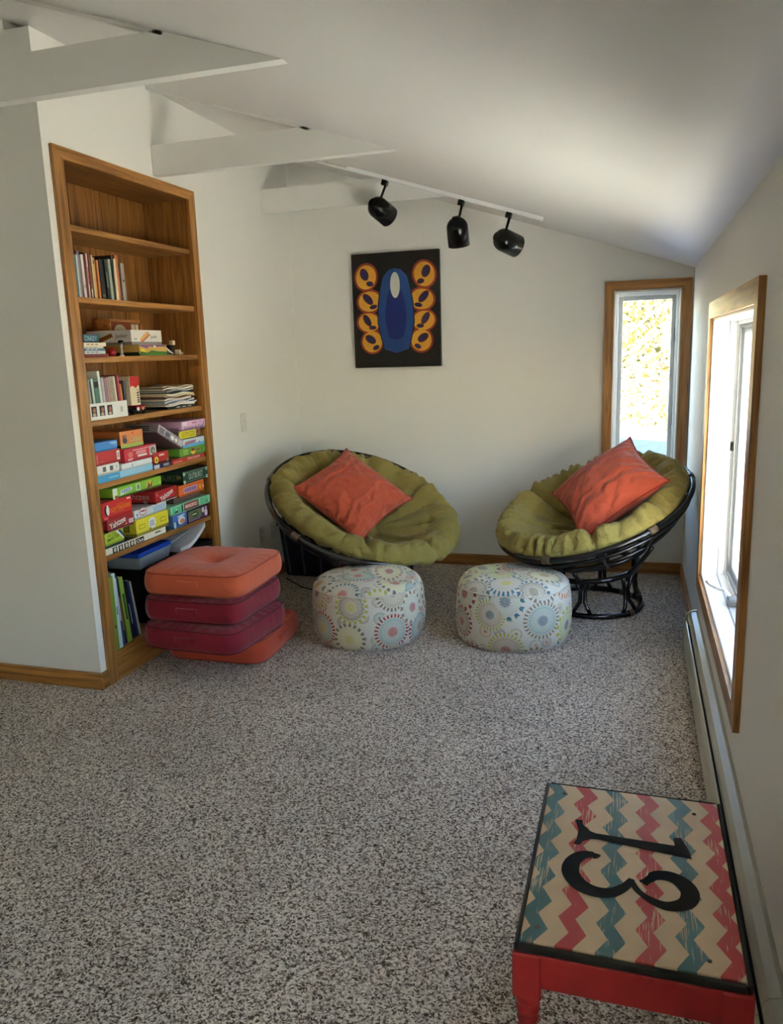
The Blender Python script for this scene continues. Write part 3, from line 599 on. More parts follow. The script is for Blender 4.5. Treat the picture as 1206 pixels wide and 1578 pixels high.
t, w, h, d = game('game_box', 'blue cartoon game box between the yellow box and the purple box', 3.570, 3.708, S6, .074, (80, 118, 190), side=(52, 96, 140))
patch('print', ell(.012, .036, .036, .022), ink((214, 224, 236)), t, front(t, 0, 0)); patch('print', ell(.02, .030, .022, .014), ink((216, 130, 90)), t, fr_rot(0, 0, 0, .0012)); patch('print', rect(-.02, .056, .05, .064), ink((206, 220, 236)), t, fr_rot(0, 0, .06)); patch('print', rect(-.062, .004, -.044, .036), ink((190, 220, 220)), t, front(t, 0, 0)); patch('print', rect(-.036, .01, -.022, .04), ink((40, 48, 120)), t, front(t, 0, 0))
t, w, h, d = game('game_box', 'mint green property game box with a framed red white title', 3.555, 3.962, S6 + .0745, .048, (150, 214, 176), rz=.0, xf=.004)
patch('print', rect(-.075, .006, .075, .044), ink((36, 30, 30)), t, front(t, 0, 0)); patch('print', rect(-.068, .009, .068, .041), ink((176, 64, 60)), t, fr_rot(0, 0, 0, .0011)); text('lettering', 'MONOPOLY', .125, .019, WHT, t, fr_rot(0, .025, 0, .0015), thick=.02)
patch('print', rect(-.19, .008, -.105, .042), ink((96, 196, 146)), t, front(t, 0, 0)); patch('print', rect(-.165, .012, -.14, .019), BLK, t, fr_rot(0, 0, 0, .0012)); patch('print', [(-.16, .026), (-.145, .026), (-.152, .038)], ink((206, 226, 214)), t, fr_rot(0, 0, 0, .0012)); patch('print', rect(-.10, .006, -.085, .044), BLK, t, front(t, 0, 0)); patch('print', rect(.095, .006, .185, .044), ink((104, 200, 150)), t, front(t, 0, 0)); patch('print', ell(.165, .018, .009, .008), ink((60, 140, 90)), t, fr_rot(0, 0, 0, .0012))
t, w, h, d = game('game_box', 'grey brown shallow game box under the orange box', 3.640, 3.914, S6 + .123, .034, (104, 86, 80), xf=-.03)
t, w, h, d = game('game_box', 'orange game box with a lilac title banner, under the dark green box', 3.652, 3.912, S6 + .1575, .062, (226, 110, 44))
patch('print', rect(-.085, .014, .055, .046), ink((206, 160, 176)), t, front(t, 0, 0))
for k in range(7): patch('print', rect(-.075 + k * .018, .02, -.063 + k * .018, .040), ink((112, 84, 150)), t, fr_rot(0, 0, 0, .0012))
patch('print', [(.075, .044), (.092, .032), (.10, .046), (.092, .012), (.078, .016)], ink((236, 186, 50)), t, front(t, 0, 0)); patch('print', rect(-w / 2 + .002, .048, w / 2 - .002, .050), ink((160, 70, 30)), t, front(t, 0, 0)); patch('print', ell(.12, .026, .006, .007), ink((240, 220, 190)), t, front(t, 0, 0))
t, w, h, d = game('game_box', 'dark green word game box with silver corners, top of the right pile', 3.702, 3.962, S6 + .220, .070, (22, 62, 54), side=(14, 34, 30))
text('lettering', 'OUTBURST', .150, .032, ink((206, 224, 206)), t, fr_rot(.0, .036, .0, .0012), thick=.0); silver = ink((176, 206, 176))
for u in (-1, 1):
    for v in (.012, .056): patch('print', rect(u * .118 - .010, v - .009, u * .118 + .010, v + .009), silver, t, front(t, 0, 0))
for v in (.010, .060): patch('print', rect(-.108, v - .001, .108, v + .001), silver, t, front(t, 0, 0))
text('lettering', 'OUTBURST', .20, .030, ink((140, 150, 140)), t, sideM(w, -.125, .036)); patch('print', rect(-.04, .03, -.012, .048), ink((150, 140, 80)), t, frame_mat((0, -w / 2 - .0009, 0), (1, 0, 0), (0, 0, 1)))

# --- shelf 3 z 1.520
S3 = 1.520
def flat_book(label, y0, y1, z0, h, rgb, dep=.16, xf=.004, rz=0., group='small books lying under the word puzzle tin'):
    w = y1 - y0; t = thing('book', label, 'book', (XL + xf, (y0 + y1) / 2, z0), (0, 0, rz), group); c = paint(rgb, rough=.5)
    boxes('cover', [(-dep, 0, -w / 2, w / 2, 0, h * .12), (-dep, 0, -w / 2, w / 2, h * .88, h), (-.002, 0, -w / 2, w / 2, h * .12, h * .88)], c, t)
    box('pages', -dep + .003, -.003, -w / 2 + .002, w / 2 - .003, h * .13, h * .87, PAPER, t)
    return t, w, h
zz = S3
for i, (rgb, hh, yy, lab) in enumerate((((120, 30, 34), .012, 3.165, 'dark red paperback lying lowest under the teal tin'), ((200, 206, 210), .014, 3.145, 'grey white paperback second from the shelf under the teal tin'), ((86, 120, 140), .010, 3.145, 'slate blue paperback in the middle under the teal tin'), ((214, 214, 200), .008, 3.132, 'thin cream paperback under the thick cream book'), ((232, 220, 190), .016, 3.153, 'thick cream book directly below the teal tin'))):
    t, w, h = flat_book(lab, 2.999, yy, zz, hh, rgb, rz=.01 * (i % 3 - 1)); zz += hh + .0006
    for k in range(3): patch('print', rect(-.06 + k * .03, hh * .4, -.04 + k * .03, hh * .65), ink((110, 96, 84)) if i != 2 else WHT, t, front(t, 0, 0))
t, w, h, d = game('puzzle_tin', 'small teal and black tin lettered in pale capitals, on five paperbacks', 3.002, 3.112, zz, .036, (44, 84, 100), dep=.15, lid=.8, cat='tin', group='odds and ends on the third shelf'); text('lettering', 'CRAZY', .085, .020, ink((150, 190, 200)), t, fr_rot(-.004, .018, 0))
t, w, h, d = game('game_box', 'rainbow sky game box with green hills, beneath the white block game', 3.408, 3.662, S3, .054, (214, 176, 92), dep=.24, side=(96, 74, 52), rz=.04)
patch('print', [(-w / 2 + .001, .001), (w / 2 - .001, .001), (w / 2 - .001, .018), (.04, .020), (-.02, .026), (-.06, .014), (-w / 2 + .001, .022)], ink((72, 128, 48)), t, front(t, 0, 0)); patch('print', [(-w / 2 + .001, .053), (w / 2 - .001, .053), (w / 2 - .001, .044), (.0, .042), (-.04, .046), (-.06, .034), (-w / 2 + .001, .046)], ink((128, 84, 132)), t, front(t, 0, 0)); patch('print', ell(-.10, .018, .024, .016), ink((240, 214, 70)), t, fr_rot(0, 0, 0, .0006)); patch('print', ell(.01, .044, .012, .006), ink((232, 222, 210)), t, fr_rot(0, 0, 0, .0012))
patch('print', rect(-.22, .001, -.005, .018), ink((40, 66, 28)), t, frame_mat((0, -w / 2 - .0009, 0), (1, 0, 0), (0, 0, 1)))
t, w, h, d = game('game_box', 'white wooden block game box with an orange log drawing', 3.350, 3.622, S3 + .0545, .070, (224, 220, 212), dep=.25, rz=.03, side=(140, 134, 128))
patch('print', [(-.062, .012), (-.042, .010), (.030, .046), (.014, .062), (-.002, .062), (-.060, .028)], ink((222, 160, 96)), t, front(t, 0, 0)); patch('print', [(-.058, .012), (-.042, .010), (.030, .046), (.022, .050)], ink((196, 120, 84)), t, fr_rot(0, 0, 0, .0012)); text('lettering', 'JENGA', .070, .015, ink((240, 206, 120)), t, fr_rot(-.022, .040, .50, .0014), thick=.02)
text('lettering', 'Junior', .062, .022, ink((40, 38, 46)), t, fr_rot(.060, .036, .05), shear=.2); patch('print', rect(-.115, .022, -.09, .030), ink((170, 166, 164)), t, front(t, 0, 0))
text('lettering', 'Junior', .07, .024, ink((30, 28, 30)), t, sideM(w, -.055, .040), shear=.2); patch('print', [(-.19, .016), (-.175, .012), (-.10, .040), (-.11, .056), (-.19, .03)], ink((150, 96, 40)), t, frame_mat((0, -w / 2 - .0009, 0), (1, 0, 0), (0, 0, 1)))
# wooden tray puzzle leaning behind
t = thing('tray_puzzle', 'wooden framed letter puzzle tray standing behind the white block game', 'puzzle', (XL - .262, 3.55, S3 + .0545), (0, 0, 0), 'odds and ends on the third shelf')
fw = wood('puzzle', (150, 90, 40), (206, 150, 84), 1)
boxes('frame', [(0, .10, -.125, -.115, .0, .130), (.09, .10, -.115, .13, .118, .130), (0, .10, .13, .14, 0, .105), (0, .10, -.115, .13, .0, .004)], fw, t, bev=.001)
box('picture', .086, .089, -.113, .06, .004, .118, paint((132, 62, 34), rough=.5, var=.2, scale=40), t); patch('print', ell(-.03, .07, .05, .035), ink((196, 190, 160)), t, frame_mat((.0895, 0, 0), (0, 1, 0), (0, 0, 1)))
for k in range(3):
    for q in range(2): box('letter_tile', .086, .092, .064 + q * .034, .092 + q * .034, .006 + k * .036, .036 + k * .036, paint((222, 206, 176)), t, bev=.001)
# sand timer, red ball, small pieces
t = thing('sand_timer', 'small clear sand timer with a black cap on the third shelf', 'timer', (XL - .012, 3.288, S3), (0, 0, 0), 'odds and ends on the third shelf')
lathe('cap', [(.011, .060), (.012, .062), (.012, .072), (.010, .074)], M_BLACKM, t, 14); lathe('tube', [(.008, .004), (.008, .025), (.0035, .034), (.0035, .036), (.008, .045), (.008, .060)], paint((168, 164, 158), rough=.15), t, 14); lathe('foot', [(.012, 0), (.012, .004), (.008, .006)], paint((210, 200, 186)), t, 14)
tag(lathe('red_ball', [(.002, 0), (.014, .004), (.020, .014), (.0205, .021), (.017, .033), (.008, .040), (.001, .041)], paint((150, 22, 26), rough=.2), None, 18, loc=(XL - .02, 3.225, S3)), 'shiny small red ball beside the sand timer', 'ball', 'odds and ends on the third shelf')
for i, (y, z, lab, rr) in enumerate(((3.760, S3 + .052, 'pale wooden cube raised on the black stand', .012), (3.808, S3, 'pale wooden cube standing right of the black stand', .014), (3.846, S3, 'smallest wooden cube nearest the bookcase side', .008))):
    tag(box('wooden_cube', -rr, rr, -rr, rr, 0, 2 * rr, paint((206, 190, 164), rough=.6), None, bev=.003, loc=(XL - .03, y, z), rot=(0, 0, .3 * i)), lab, 'cube', 'odds and ends on the third shelf')
t = thing('game_stand', 'small black folding stand with white slat beside the rainbow box', 'stand', (XL - .03, 3.725, S3), (0, 0, 0), 'odds and ends on the third shelf')
prism('slat', [(-.05, .044), (-.044, .050), (.042, .008), (.038, .002)], 'x', -.04, .0, paint((216, 210, 200)), t); box('block', -.045, -.003, .020, .050, 0, .052, M_DARK, t, bev=.002); box('base', -.06, .004, -.045, .05, 0, .008, paint((120, 110, 96)), t, bev=.002)

# --- shelf 2 books z 1.780
def stand_book(label, y0, th, hgt, rgb, z0, dep=.15, xf=-.012, lean=0., group='books on the second shelf', name='book', pages=PAPER, spine=None):
    """upright book, spine to the room; lean > 0 tips the top towards -Y about its foot"""
    t = thing(name, label, 'book', (XL + xf, y0, z0), (lean, 0, 0), group); c = paint(rgb, rough=.5, var=.05, scale=40)
    bt = min(.0016, th * .14)
    boxes('cover', [(-dep, 0, 0, bt, 0, hgt), (-dep, 0, th - bt, th, 0, hgt), (-.002, 0, bt, th - bt, 0, hgt)], c, t)
    box('pages', -dep + .003, -.0025, bt, th - bt, .003, hgt - .003, pages, t)
    if spine: patch('print', rect(th * .25, hgt * spine[1], th * .75, hgt * spine[2]), ink(spine[0]), t, front(t, 0, 0))
    return t
y = 2.990
for rgb, th, hh, dep, lab, sp in (
    ((58, 130, 140), .022, .176, .20, 'teal paperback against the bookcase side on the second shelf', ((190, 220, 216), .5, .9)),
    ((196, 206, 206), .010, .178, .15, 'thin pale grey white book next to the teal paperback', None),
    ((142, 134, 142), .013, .196, .16, 'tall lavender grey book, third from the left', None),
    ((214, 204, 200), .016, .182, .14, 'blush white book after the lavender one', ((170, 150, 150), .2, .3)),
    ((96, 34, 32), .012, .192, .17, 'dark red thin book on the second shelf', None),
    ((206, 184, 176), .010, .190, .15, 'white book with red spots beside the dark red one', ((150, 50, 44), .3, .7)),
    ((120, 60, 44), .012, .192, .15, 'brown red book with a white foot label', ((226, 220, 206), .02, .2)),
    ((204, 190, 150), .008, .186, .14, 'slim cream book in front of the amber ones', None),
    ((206, 160, 92), .018, .178, .15, 'amber yellow book with a grey tag at its head', ((90, 86, 80), .84, .95)),
    ((196, 120, 72), .012, .168, .16, 'orange tan book left of the black gap', None),
    ((28, 28, 26), .030, .176, .17, 'thick black book in the middle of the second shelf', ((90, 90, 80), .05, .12)),
    ((36, 40, 36), .014, .174, .16, 'dark green black book with pale lettering', ((120, 130, 120), .3, .7)),
    ((150, 158, 146), .018, .180, .14, 'sage grey book right of the black books', None),
    ((40, 34, 26), .012, .200, .17, 'narrow black brown book before the cream spine', None),
    ((218, 202, 160), .016, .186, .14, 'cream spined book left of the terracotta one', None),
    ((186, 112, 82), .022, .206, .15, 'tall terracotta book on the second shelf', None),
    ((150, 138, 126), .028, .172, .13, 'grey taupe book at the end of the row', ((60, 56, 52), .50, .56))):
    stand_book(lab, y, th, hh, rgb, 1.780, dep=dep, xf=-.002 - random.random() * .012, spine=sp, lean=random.uniform(-.01, .03) if y > 3.05 else 0)
    y += th + .0052 + (.012 if rgb[0] == 196 and rgb[1] == 120 else 0) + (.01 if rgb[0] == 186 else 0)

# --- shelf 4 z 1.237: white carton of exercise books, tall box, magazines
S4 = 1.237
t = thing('carton', 'white open carton with three small dark photos holding exercise books', 'box', (XL - .006, 3.141, S4))
cm = paint((228, 232, 230), rough=.6)
boxes('walls', [(-.003, 0, -.141, .141, 0, .075), (-.20, -.197, -.141, .141, 0, .075), (-.197, -.003, -.141, -.138, 0, .075), (-.197, -.003, .138, .141, 0, .075)], cm, t); box('base', -.197, -.003, -.138, .138, 0, .003, cm, t)
for u in (-.108, -.050, .006): patch('print', rect(u - .019, .016, u + .019, .062), ink((40, 38, 38)), t, front(t, 0, 0)); patch('print', ell(u + .002, .044, .010, .012), ink((170, 110, 96)), t, fr_rot(0, 0, 0, .0012)); patch('print', ell(u, .024, .012, .008), ink((186, 170, 150)), t, fr_rot(0, 0, 0, .0012))
patch('print', rect(.085, .024, .105, .05), ink((186, 190, 188)), t, front(t, 0, 0))
y = 3.010
for rgb, th, hh, lab in (
    ((150, 60, 54), .008, .180, 'maroon exercise book first in the white carton'), ((176, 184, 182), .012, .178, 'grey exercise book second in the white carton'),
    ((60, 70, 70), .010, .172, 'charcoal exercise book third in the white carton'), ((206, 222, 216), .014, .182, 'pale mint exercise book in the white carton'),
    ((90, 130, 112), .030, .178, 'sage green folder with a black band in the white carton'), ((216, 226, 224), .016, .214, 'tallest pale folder in the white carton'),
    ((188, 178, 190), .020, .184, 'lilac exercise book in the white carton'), ((160, 140, 152), .014, .182, 'dusty mauve exercise book in the white carton'),
    ((206, 150, 150), .010, .184, 'rose exercise book in the white carton'), ((176, 166, 150), .034, .186, 'speckled beige composition book in the white carton'),
    ((226, 220, 206), .012, .188, 'cream exercise book beside the speckled one'), ((112, 44, 60), .010, .190, 'wine red exercise book in the white carton'),
    ((206, 70, 90), .012, .192, 'coral red exercise book in the white carton'), ((214, 150, 80), .010, .150, 'short orange exercise book last in the white carton')):
    o = stand_book(lab, y, th, hh, rgb, S4 + .004, dep=.165, xf=-.014, lean=.05 if y > 3.03 else .0, group='exercise books in the white carton', name='exercise_book')
    if rgb == (90, 130, 112): patch('print', rect(.001, .14, th - .001, .168), BLK, o, front(o, 0, 0))
    if rgb == (176, 166, 150):
        for k in range(26): patch('print', ell(random.uniform(.004, .030), random.uniform(.08, .18), .0018, .003, 6), ink((120, 104, 90)), o, front(o, 0, 0))
    y += th + .0036
stand_book('dark grey workbook between the carton and the tall white box', 3.286, .020, .168, (84, 84, 92), S4, dep=.17, xf=-.02, group='exercise books in the white carton', name='exercise_book')
t = thing('game_box', 'tall narrow white box with a red scalloped top beside the magazines', 'game box', (XL - .003, 3.351, S4 + .046), (0, 0, 0), G_GAMES)
box('body', -.16, 0, -.038, .038, 0, .140, paint((224, 212, 180), rough=.4), t, bev=.0015)
patch('print', [(-.037, .139), (.037, .139), (.037, .096), (.024, .092), (.008, .082), (-.006, .090), (-.022, .095), (-.037, .086)], RED, t, front(t, 0, 0))
for k, v in enumerate((.010, .020, .032, .044, .056)): patch('print', rect(.012, v, .030, v + .007), BLK, t, front(t, 0, 0))
patch('print', [(.006, .078), (.012, .078), (.032, .062), (.032, .068)], BLK, t, front(t, 0, 0))
t = thing('toy_car', 'small black and red toy car under the tall white box', 'toy', (XL - .012, 3.367, S4))
box('body', -.05, 0, -.055, .09, .010, .030, paint((30, 28, 30), rough=.3), t, bev=.006); box('cabin', -.045, -.004, .0, .085, .029, .043, paint((170, 44, 48), rough=.3), t, bev=.006); patch('print', ell(.01, .026, .012, .010), ink((220, 200, 190)), t, front(t, 0, 0)); patch('print', ell(.05, .026, .012, .008), ink((230, 120, 110)), t, front(t, 0, 0))
for yy in (-.035, .062):
    for xx in (-.046, -.004): lathe('wheel', [(.003, -.004), (.011, -.004), (.012, 0), (.011, .004), (.003, .004)], M_DARK, t, 12, loc=(xx, yy, .0121), rot=(0, PI / 2, 0))
zz = S4
ORD = ['lowest', 'second', 'third', 'fourth', 'fifth', 'sixth', 'seventh', 'eighth', 'ninth', 'tenth', 'eleventh', 'topmost']
mags = (((30, 66, 56), 'dark green'), ((206, 196, 170), 'cream'), ((216, 216, 220), 'white'), ((186, 200, 214), 'pale blue'), ((206, 210, 216), 'light grey'), ((150, 106, 104), 'dull pink'), ((214, 206, 150), 'pale yellow'), ((206, 196, 176), 'beige'), ((70, 68, 76), 'charcoal'), ((150, 160, 156), 'grey green'), ((64, 84, 76), 'dark sage'), ((206, 190, 160), 'sand'))
for i, (rgb, cn) in enumerate(mags):
    th = .012 if i == 0 else random.uniform(.0065, .0095); L = .285
    rz = random.uniform(-.05, .05); t = thing('magazine', '%s magazine, %s of the pile right of the tall white box' % (cn, ORD[i] if i in (0, 11) else ORD[i] + ' from the bottom'), 'magazine', (XL - .02 + random.uniform(-.012, .008), 3.795 + (.0 if i == 0 else random.uniform(-.03, .004)), zz), (0, 0, rz), 'magazines piled on the fourth shelf')
    me_v = []; 
    # slightly sagging stapled sheets
    nseg = 8
    def sag(u): return .004 * math.sin(u * 3 + i) * (1 if i else 0)
    V = []; F = []
    for k in range(nseg + 1):
        u = -L / 2 + L * k / nseg
        for (x, z) in ((-.21, 0), (0, 0), (0, th), (-.21, th)): V.append((x, u, z + .004 + sag(u * 10) if i else z))
    for k in range(nseg):
        b = k * 4
        for q in range(4): F.append((b + q, b + (q + 1) % 4, b + 4 + (q + 1) % 4, b + 4 + q))
    F += [(0, 1, 2, 3), tuple(nseg * 4 + q for q in range(4))]
    link('pages', pyd('pages', V, F), PAPER if i % 3 == 1 else paint(tuple(min(255, int(c * 1.02)) for c in rgb), rough=.5, var=.15, scale=60), t)
    V2 = [(p[0] - (.0 if q % 4 in (1, 2) else 0) + .001, p[1], p[2] + .0012) for q, p in enumerate(V) if q % 4 in (2, 3)]
    F2 = [(k * 2, k * 2 + 2, k * 2 + 3, k * 2 + 1) for k in range(nseg)]
    link('cover', pyd('cover', V2, F2), paint(tuple(int(c * .75) for c in rgb), rough=.35), t)
    if i == 0:
        for k in range(3): patch('print', rect(-.05 + k * .06, .004, -.01 + k * .06, .008), WHT, t, front(t, 0, 0))
    zz += th + .0014

# --- bottom compartment z .145: upright picture books, magazines, black tub, blue box
S7 = .145
y = 2.984
for i, (rgb, th, hh, dep, lab, sp, ln) in enumerate((
    ((120, 140, 56), .030, .365, .25, 'tall moss green picture book against the bookcase side', ((70, 84, 34), .3, .34), .0),
    ((190, 214, 210), .024, .372, .25, 'tall pale blue picture book beside the moss green one', ((120, 150, 170), .45, .56), .03),
    ((60, 66, 130), .014, .366, .24, 'indigo picture book with a white spine title', ((210, 214, 236), .35, .94), .05),
    ((26, 24, 34), .022, .345, .22, 'black picture book left of the lime green one', ((140, 96, 60), .2, .7), .07),
    ((150, 190, 76), .026, .335, .24, 'lime green picture book with black lettering on the lowest shelf', ((50, 76, 30), .35, .75), .09),
    ((64, 92, 90), .016, .315, .20, 'dark teal picture book behind the lime green one', None, .10),
    ((22, 34, 72), .016, .305, .22, 'navy picture book with pale spine marks', ((180, 190, 220), .25, .6), .12),
    ((34, 56, 112), .018, .300, .22, 'royal blue picture book next to the cushions', None, .13),
    ((206, 204, 196), .012, .290, .20, 'thin white picture book last before the cushions', None, .15))):
    o = stand_book(lab, y, th, hh, rgb, S7, dep=dep, xf=(.012, .008, .004, -.004, .0)[i] if i < 5 else -.012, lean=ln, group='picture books on the lowest shelf', name='picture_book', spine=sp)
    y += th + .0035 + hh * (0 if i == 8 else .0)
    y += .004
t = thing('storage_tub', 'black plastic storage tub on the lowest shelf behind the cushions', 'tub', (XL - .004, 3.64, S7))
bt = paint((16, 16, 17), rough=.5)
V = []; F = []
for (sx, z) in ((.92, 0), (1.0, .285), (1.06, .290), (1.06, .318), (1.03, .320), (.96, .300), (.90, .01)):
    for (a, b) in ((-.245, -.30), (0, -.30), (0, .30), (-.245, .30)): V.append((-.1225 + (a + .1225) * min(sx, 1.03), b * sx, z))
for k in range(6):
    for q in range(4): F.append((k * 4 + q, k * 4 + (q + 1) % 4, k * 4 + 4 + (q + 1) % 4, k * 4 + 4 + q))
F += [(0, 1, 2, 3), (24, 25, 26, 27)]
link('tub', pyd('tub', V, F), bt, t); box('lid', -.240, -.006, -.29, .29, .300, .312, bt, t, bev=.002)
t = thing('plastic_box', 'clear plastic box with a royal blue lid on the black tub', 'box', (XL - .012, 3.41, S7 + .3205), (0, 0, .05))
cpl = paint((128, 138, 148), rough=.2, spec=.6)
V = []; F = []
for (s, z) in ((.90, 0), (1, .062)):
    for (a, b) in ((-.2, -.155), (0, -.155), (0, .155), (-.2, .155)): V.append((-.1 + (a + .1) * s, b * s, z))
F = [(0, 1, 2, 3), (4, 5, 6, 7)] + [(q, (q + 1) % 4, 4 + (q + 1) % 4, 4 + q) for q in range(4)]
link('body', pyd('body', V, F), cpl, t); box('lid', -.204, .002, -.158, .158, .062, .085, paint((36, 72, 170), rough=.25), t, bev=.004)
# open paperback curling over
t = thing('open_book', 'white floppy book curled open on the black tub', 'book', (XL - .004, 3.745, S7 + .3205))
V = []; F = []; ns = 12; prof = []
for k in range(ns + 1):
    u = k / ns; yy = -.135 + .27 * u; zz = .004 + .085 * max(0, (u - .25) / .75) ** 1.6; prof.append((yy, zz))
for (yy, zz) in prof:
    for (x, dz) in ((-.19, 0), (.012, 0), (.012, .022), (-.19, .022)): V.append((x, yy, zz + dz))
for k in range(ns):
    for q in range(4): F.append((k * 4 + q, k * 4 + (q + 1) % 4, k * 4 + 4 + (q + 1) % 4, k * 4 + 4 + q))
F += [(0, 1, 2, 3), tuple(ns * 4 + q for q in range(4))]
link('pages', pyd('pages', V, F), paint((222, 226, 232), rough=.7), t)
V2 = []
for (yy, zz) in prof: V2 += [(-.192, yy, zz + .0235), (.013, yy, zz + .0235), (.013, yy, zz + .0255), (-.192, yy, zz + .0255)]
link('cover', pyd('cover', V2, F), paint((196, 198, 206), rough=.4), t); 
t = thing('folder', 'grey translucent folder lying between the blue box and the floppy book', 'folder', (XL - .03, 3.635, S7 + .350), (.14, 0, 0))
box('sleeve', -.19, 0, -.13, .16, .03, .035, paint((120, 124, 134), rough=.25), t, bev=.002); box('sheets', -.185, -.005, -.12, .16, .035, .040, paint((170, 176, 186)), t)

# ------------------------------------------------------------------ wall plates
plate = paint((216, 214, 204), rough=.4)
def wall_plate(label, cat, y, z, dark=False, switch=False):
    t = thing('wall_plate', label, cat, (XL, y, z))
    box('plate', 0, .005, -.035, .035, -.0575, .0575, plate, t, bev=.002)
    if switch:
        box('receptacle', .0051, .0075, -.017, .017, -.034, .034, plate, t, bev=.001)
        box('toggle', .0076, .012, -.004, .004, .002, .012, plate, t, bev=.001)
    else:
        for s in (-1, 1):
            r = box('receptacle', .0051, .0075, -.016, .016, s * .020 - .014, s * .020 + .014, plate if not dark else M_DARK, t, bev=.003)
            for q in (-1, 1): box('slot', .0076, .0080, q * .006 - .0012, q * .006 + .0012, s * .020 - .004, s * .020 + .006, M_DARK, r)
wall_plate('small white switch plate high on the wall right of the bookcase', 'switch', 4.444, 1.097, switch=True)
wall_plate('white outlet plate low on the wall nearer the bookcase', 'outlet', 4.592, .334)
wall_plate('white outlet plate low on the wall nearer the corner', 'outlet', 4.762, .336)

# ------------------------------------------------------------------ painting (plain abstract in the same colours)
PX0, PX1, PZ0, PZ1 = -1.8775, -1.262, 1.395, 2.156
pt = thing('painting', 'unframed black canvas with abstract blue, yellow and orange shapes', 'painting', ((PX0 + PX1) / 2, YB, (PZ0 + PZ1) / 2))
box('canvas', -.308, .308, -.034, -.001, -.3805, .3805, paint((12, 11, 11), rough=.45), pt, bev=.003)
def pp(name, poly, rgb, e): patch(name, poly, paint(rgb, rough=.5, var=.12, scale=25), pt, frame_mat((0, -.0345 - e, 0), (1, 0, 0), (0, 0, 1)))
k = 0
for s in (-1, 1):
    for (cx, cz, rx, rz_, a) in ((.205, .225, .085, .095, .25), (.185, .065, .095, .080, -.1), (.195, -.075, .090, .075, .1), (.175, -.205, .085, .085, -.35)):
        pp('painted_lobe', ell(s * cx, cz, rx, rz_, 28, s * a), (150, 52, 26), .0004 + k * .00003)
        pp('painted_lobe', ell(s * cx, cz, rx * .84, rz_ * .84, 28, s * a), (222, 160, 52), .0008 + k * .00003)
        for q in (0, 1):
            rr_, dx_, dz_ = (.50, .012, .20) if q == 0 else (.30, -.026, -.46)
            pp('painted_spot', ell(s * (cx + dx_), cz + rz_ * dz_, rx * rr_, rz_ * rr_ * .62, 18, s * a + s * (.9 - q)), (96, 34, 24), .0012)
            pp('painted_spot', ell(s * (cx + dx_), cz + rz_ * dz_, rx * rr_ * .78, rz_ * rr_ * .42, 18, s * a + s * (.9 - q)), (40, 36, 84), .0015)
        k += 1
sh = [(-.085, -.26), (-.105, -.18), (-.125, -.08), (-.120, .04), (-.105, .14), (-.085, .22), (-.045, .265), (0, .275), (.045, .265), (.085, .22), (.105, .14), (.120, .04), (.125, -.08), (.105, -.18), (.085, -.26), (.0, -.285)]
pp('painted_form', [(x * 1.06, z * 1.02) for x, z in sh], (10, 12, 20), .0019)
pp('painted_form', sh, (36, 72, 132), .0022)
pp('painted_form', [(x * .60, z * .62 - .02) for x, z in sh], (26, 40, 110), .0025)
pp('painted_form', ell(0, .165, .034, .085, 20), (196, 196, 184), .0028)

# ------------------------------------------------------------------ track lighting
def on_ceil(x, y, d=0): return Vector((x, y, ceil_z(x))) + Vector((-SLOPE, 0, -1)).normalized() * d
tx0, tx1, ty = -1.680, -.535, 4.768
ang = math.atan(SLOPE)
tr = thing('light_track', 'long white track rail fixed to the sloped ceiling', 'track rail', on_ceil((tx0 + tx1) / 2, ty), (0, ang, 0))
Lt = (tx1 - tx0) / math.cos(ang) / 2
boxes('rail', [(-Lt, Lt, -.018, -.012, -.020, 0), (-Lt, Lt, .012, .018, -.020, 0), (-Lt, Lt, -.012, .012, -.004, 0), (-Lt, Lt, -.012, -.005, -.020, -.017), (-Lt, Lt, .005, .012, -.020, -.017)], M_WHITE, tr)
box('end_feed', -Lt - .012, -Lt, -.019, .019, -.022, 0, M_WHITE, tr, bev=.002); box('end_cap', Lt, Lt + .008, -.019, .019, -.022, 0, M_WHITE, tr, bev=.002)
def spot(label, x, drop, dirv, off):
    base = on_ceil(x, ty, .021)
    t = thing('track_spotlight', label, 'spotlight', base, (0, 0, 0), 'black spotlights on the ceiling track')
    box('adapter', -.017, .017, -.02, .02, -.032, .0, M_BLACKM, t, bev=.003, rot=(0, ang, 0))
    j = Vector((off[0], off[1], -drop))
    tube('stem', [(0, 0, -.028), j * .5 + Vector((0, 0, -.01)), j], .0075, M_BLACKM, t)
    q = Vector(dirv).normalized().to_track_quat('Z', 'Y').to_matrix().to_4x4(); q.translation = j
    R_ = .064; L = .165; pf = [(.001, -.060)] + [(R_ * math.sin(a), -.060 + .062 * (1 - math.cos(a))) for a in [PI / 2 * k / 8 for k in range(1, 9)]] + [(R_, L - .06), (R_ - .003, L - .06), (R_ - .004, .03), (.03, .0), (.001, -.002)]
    sh = lathe('shade', pf, M_BLACKM, t, 28, mw=q)
    lathe('vent_rim', [(.020, -.0625), (.024, -.0615), (.024, -.0555), (.018, -.0575)], M_DARK, sh, 18)
    lathe('lamp', [(.001, .040), (.040, .055), (.052, .072), (.048, .074), (.001, .072)], paint((170, 170, 166), rough=.15), sh, 20)
    return t
spot('black track spotlight nearest the beam, leftmost of three', -1.452, .150, (.40, .80, -.42), (-.052, .0))
spot('black track spotlight in the middle, pointing down over the painting', -.990, .150, (.02, .34, -.92), (-.03, .0))
spot('black track spotlight at the low end of the rail, rightmost of three', -.712, .148, (.62, .70, -.30), (-.035, .0))

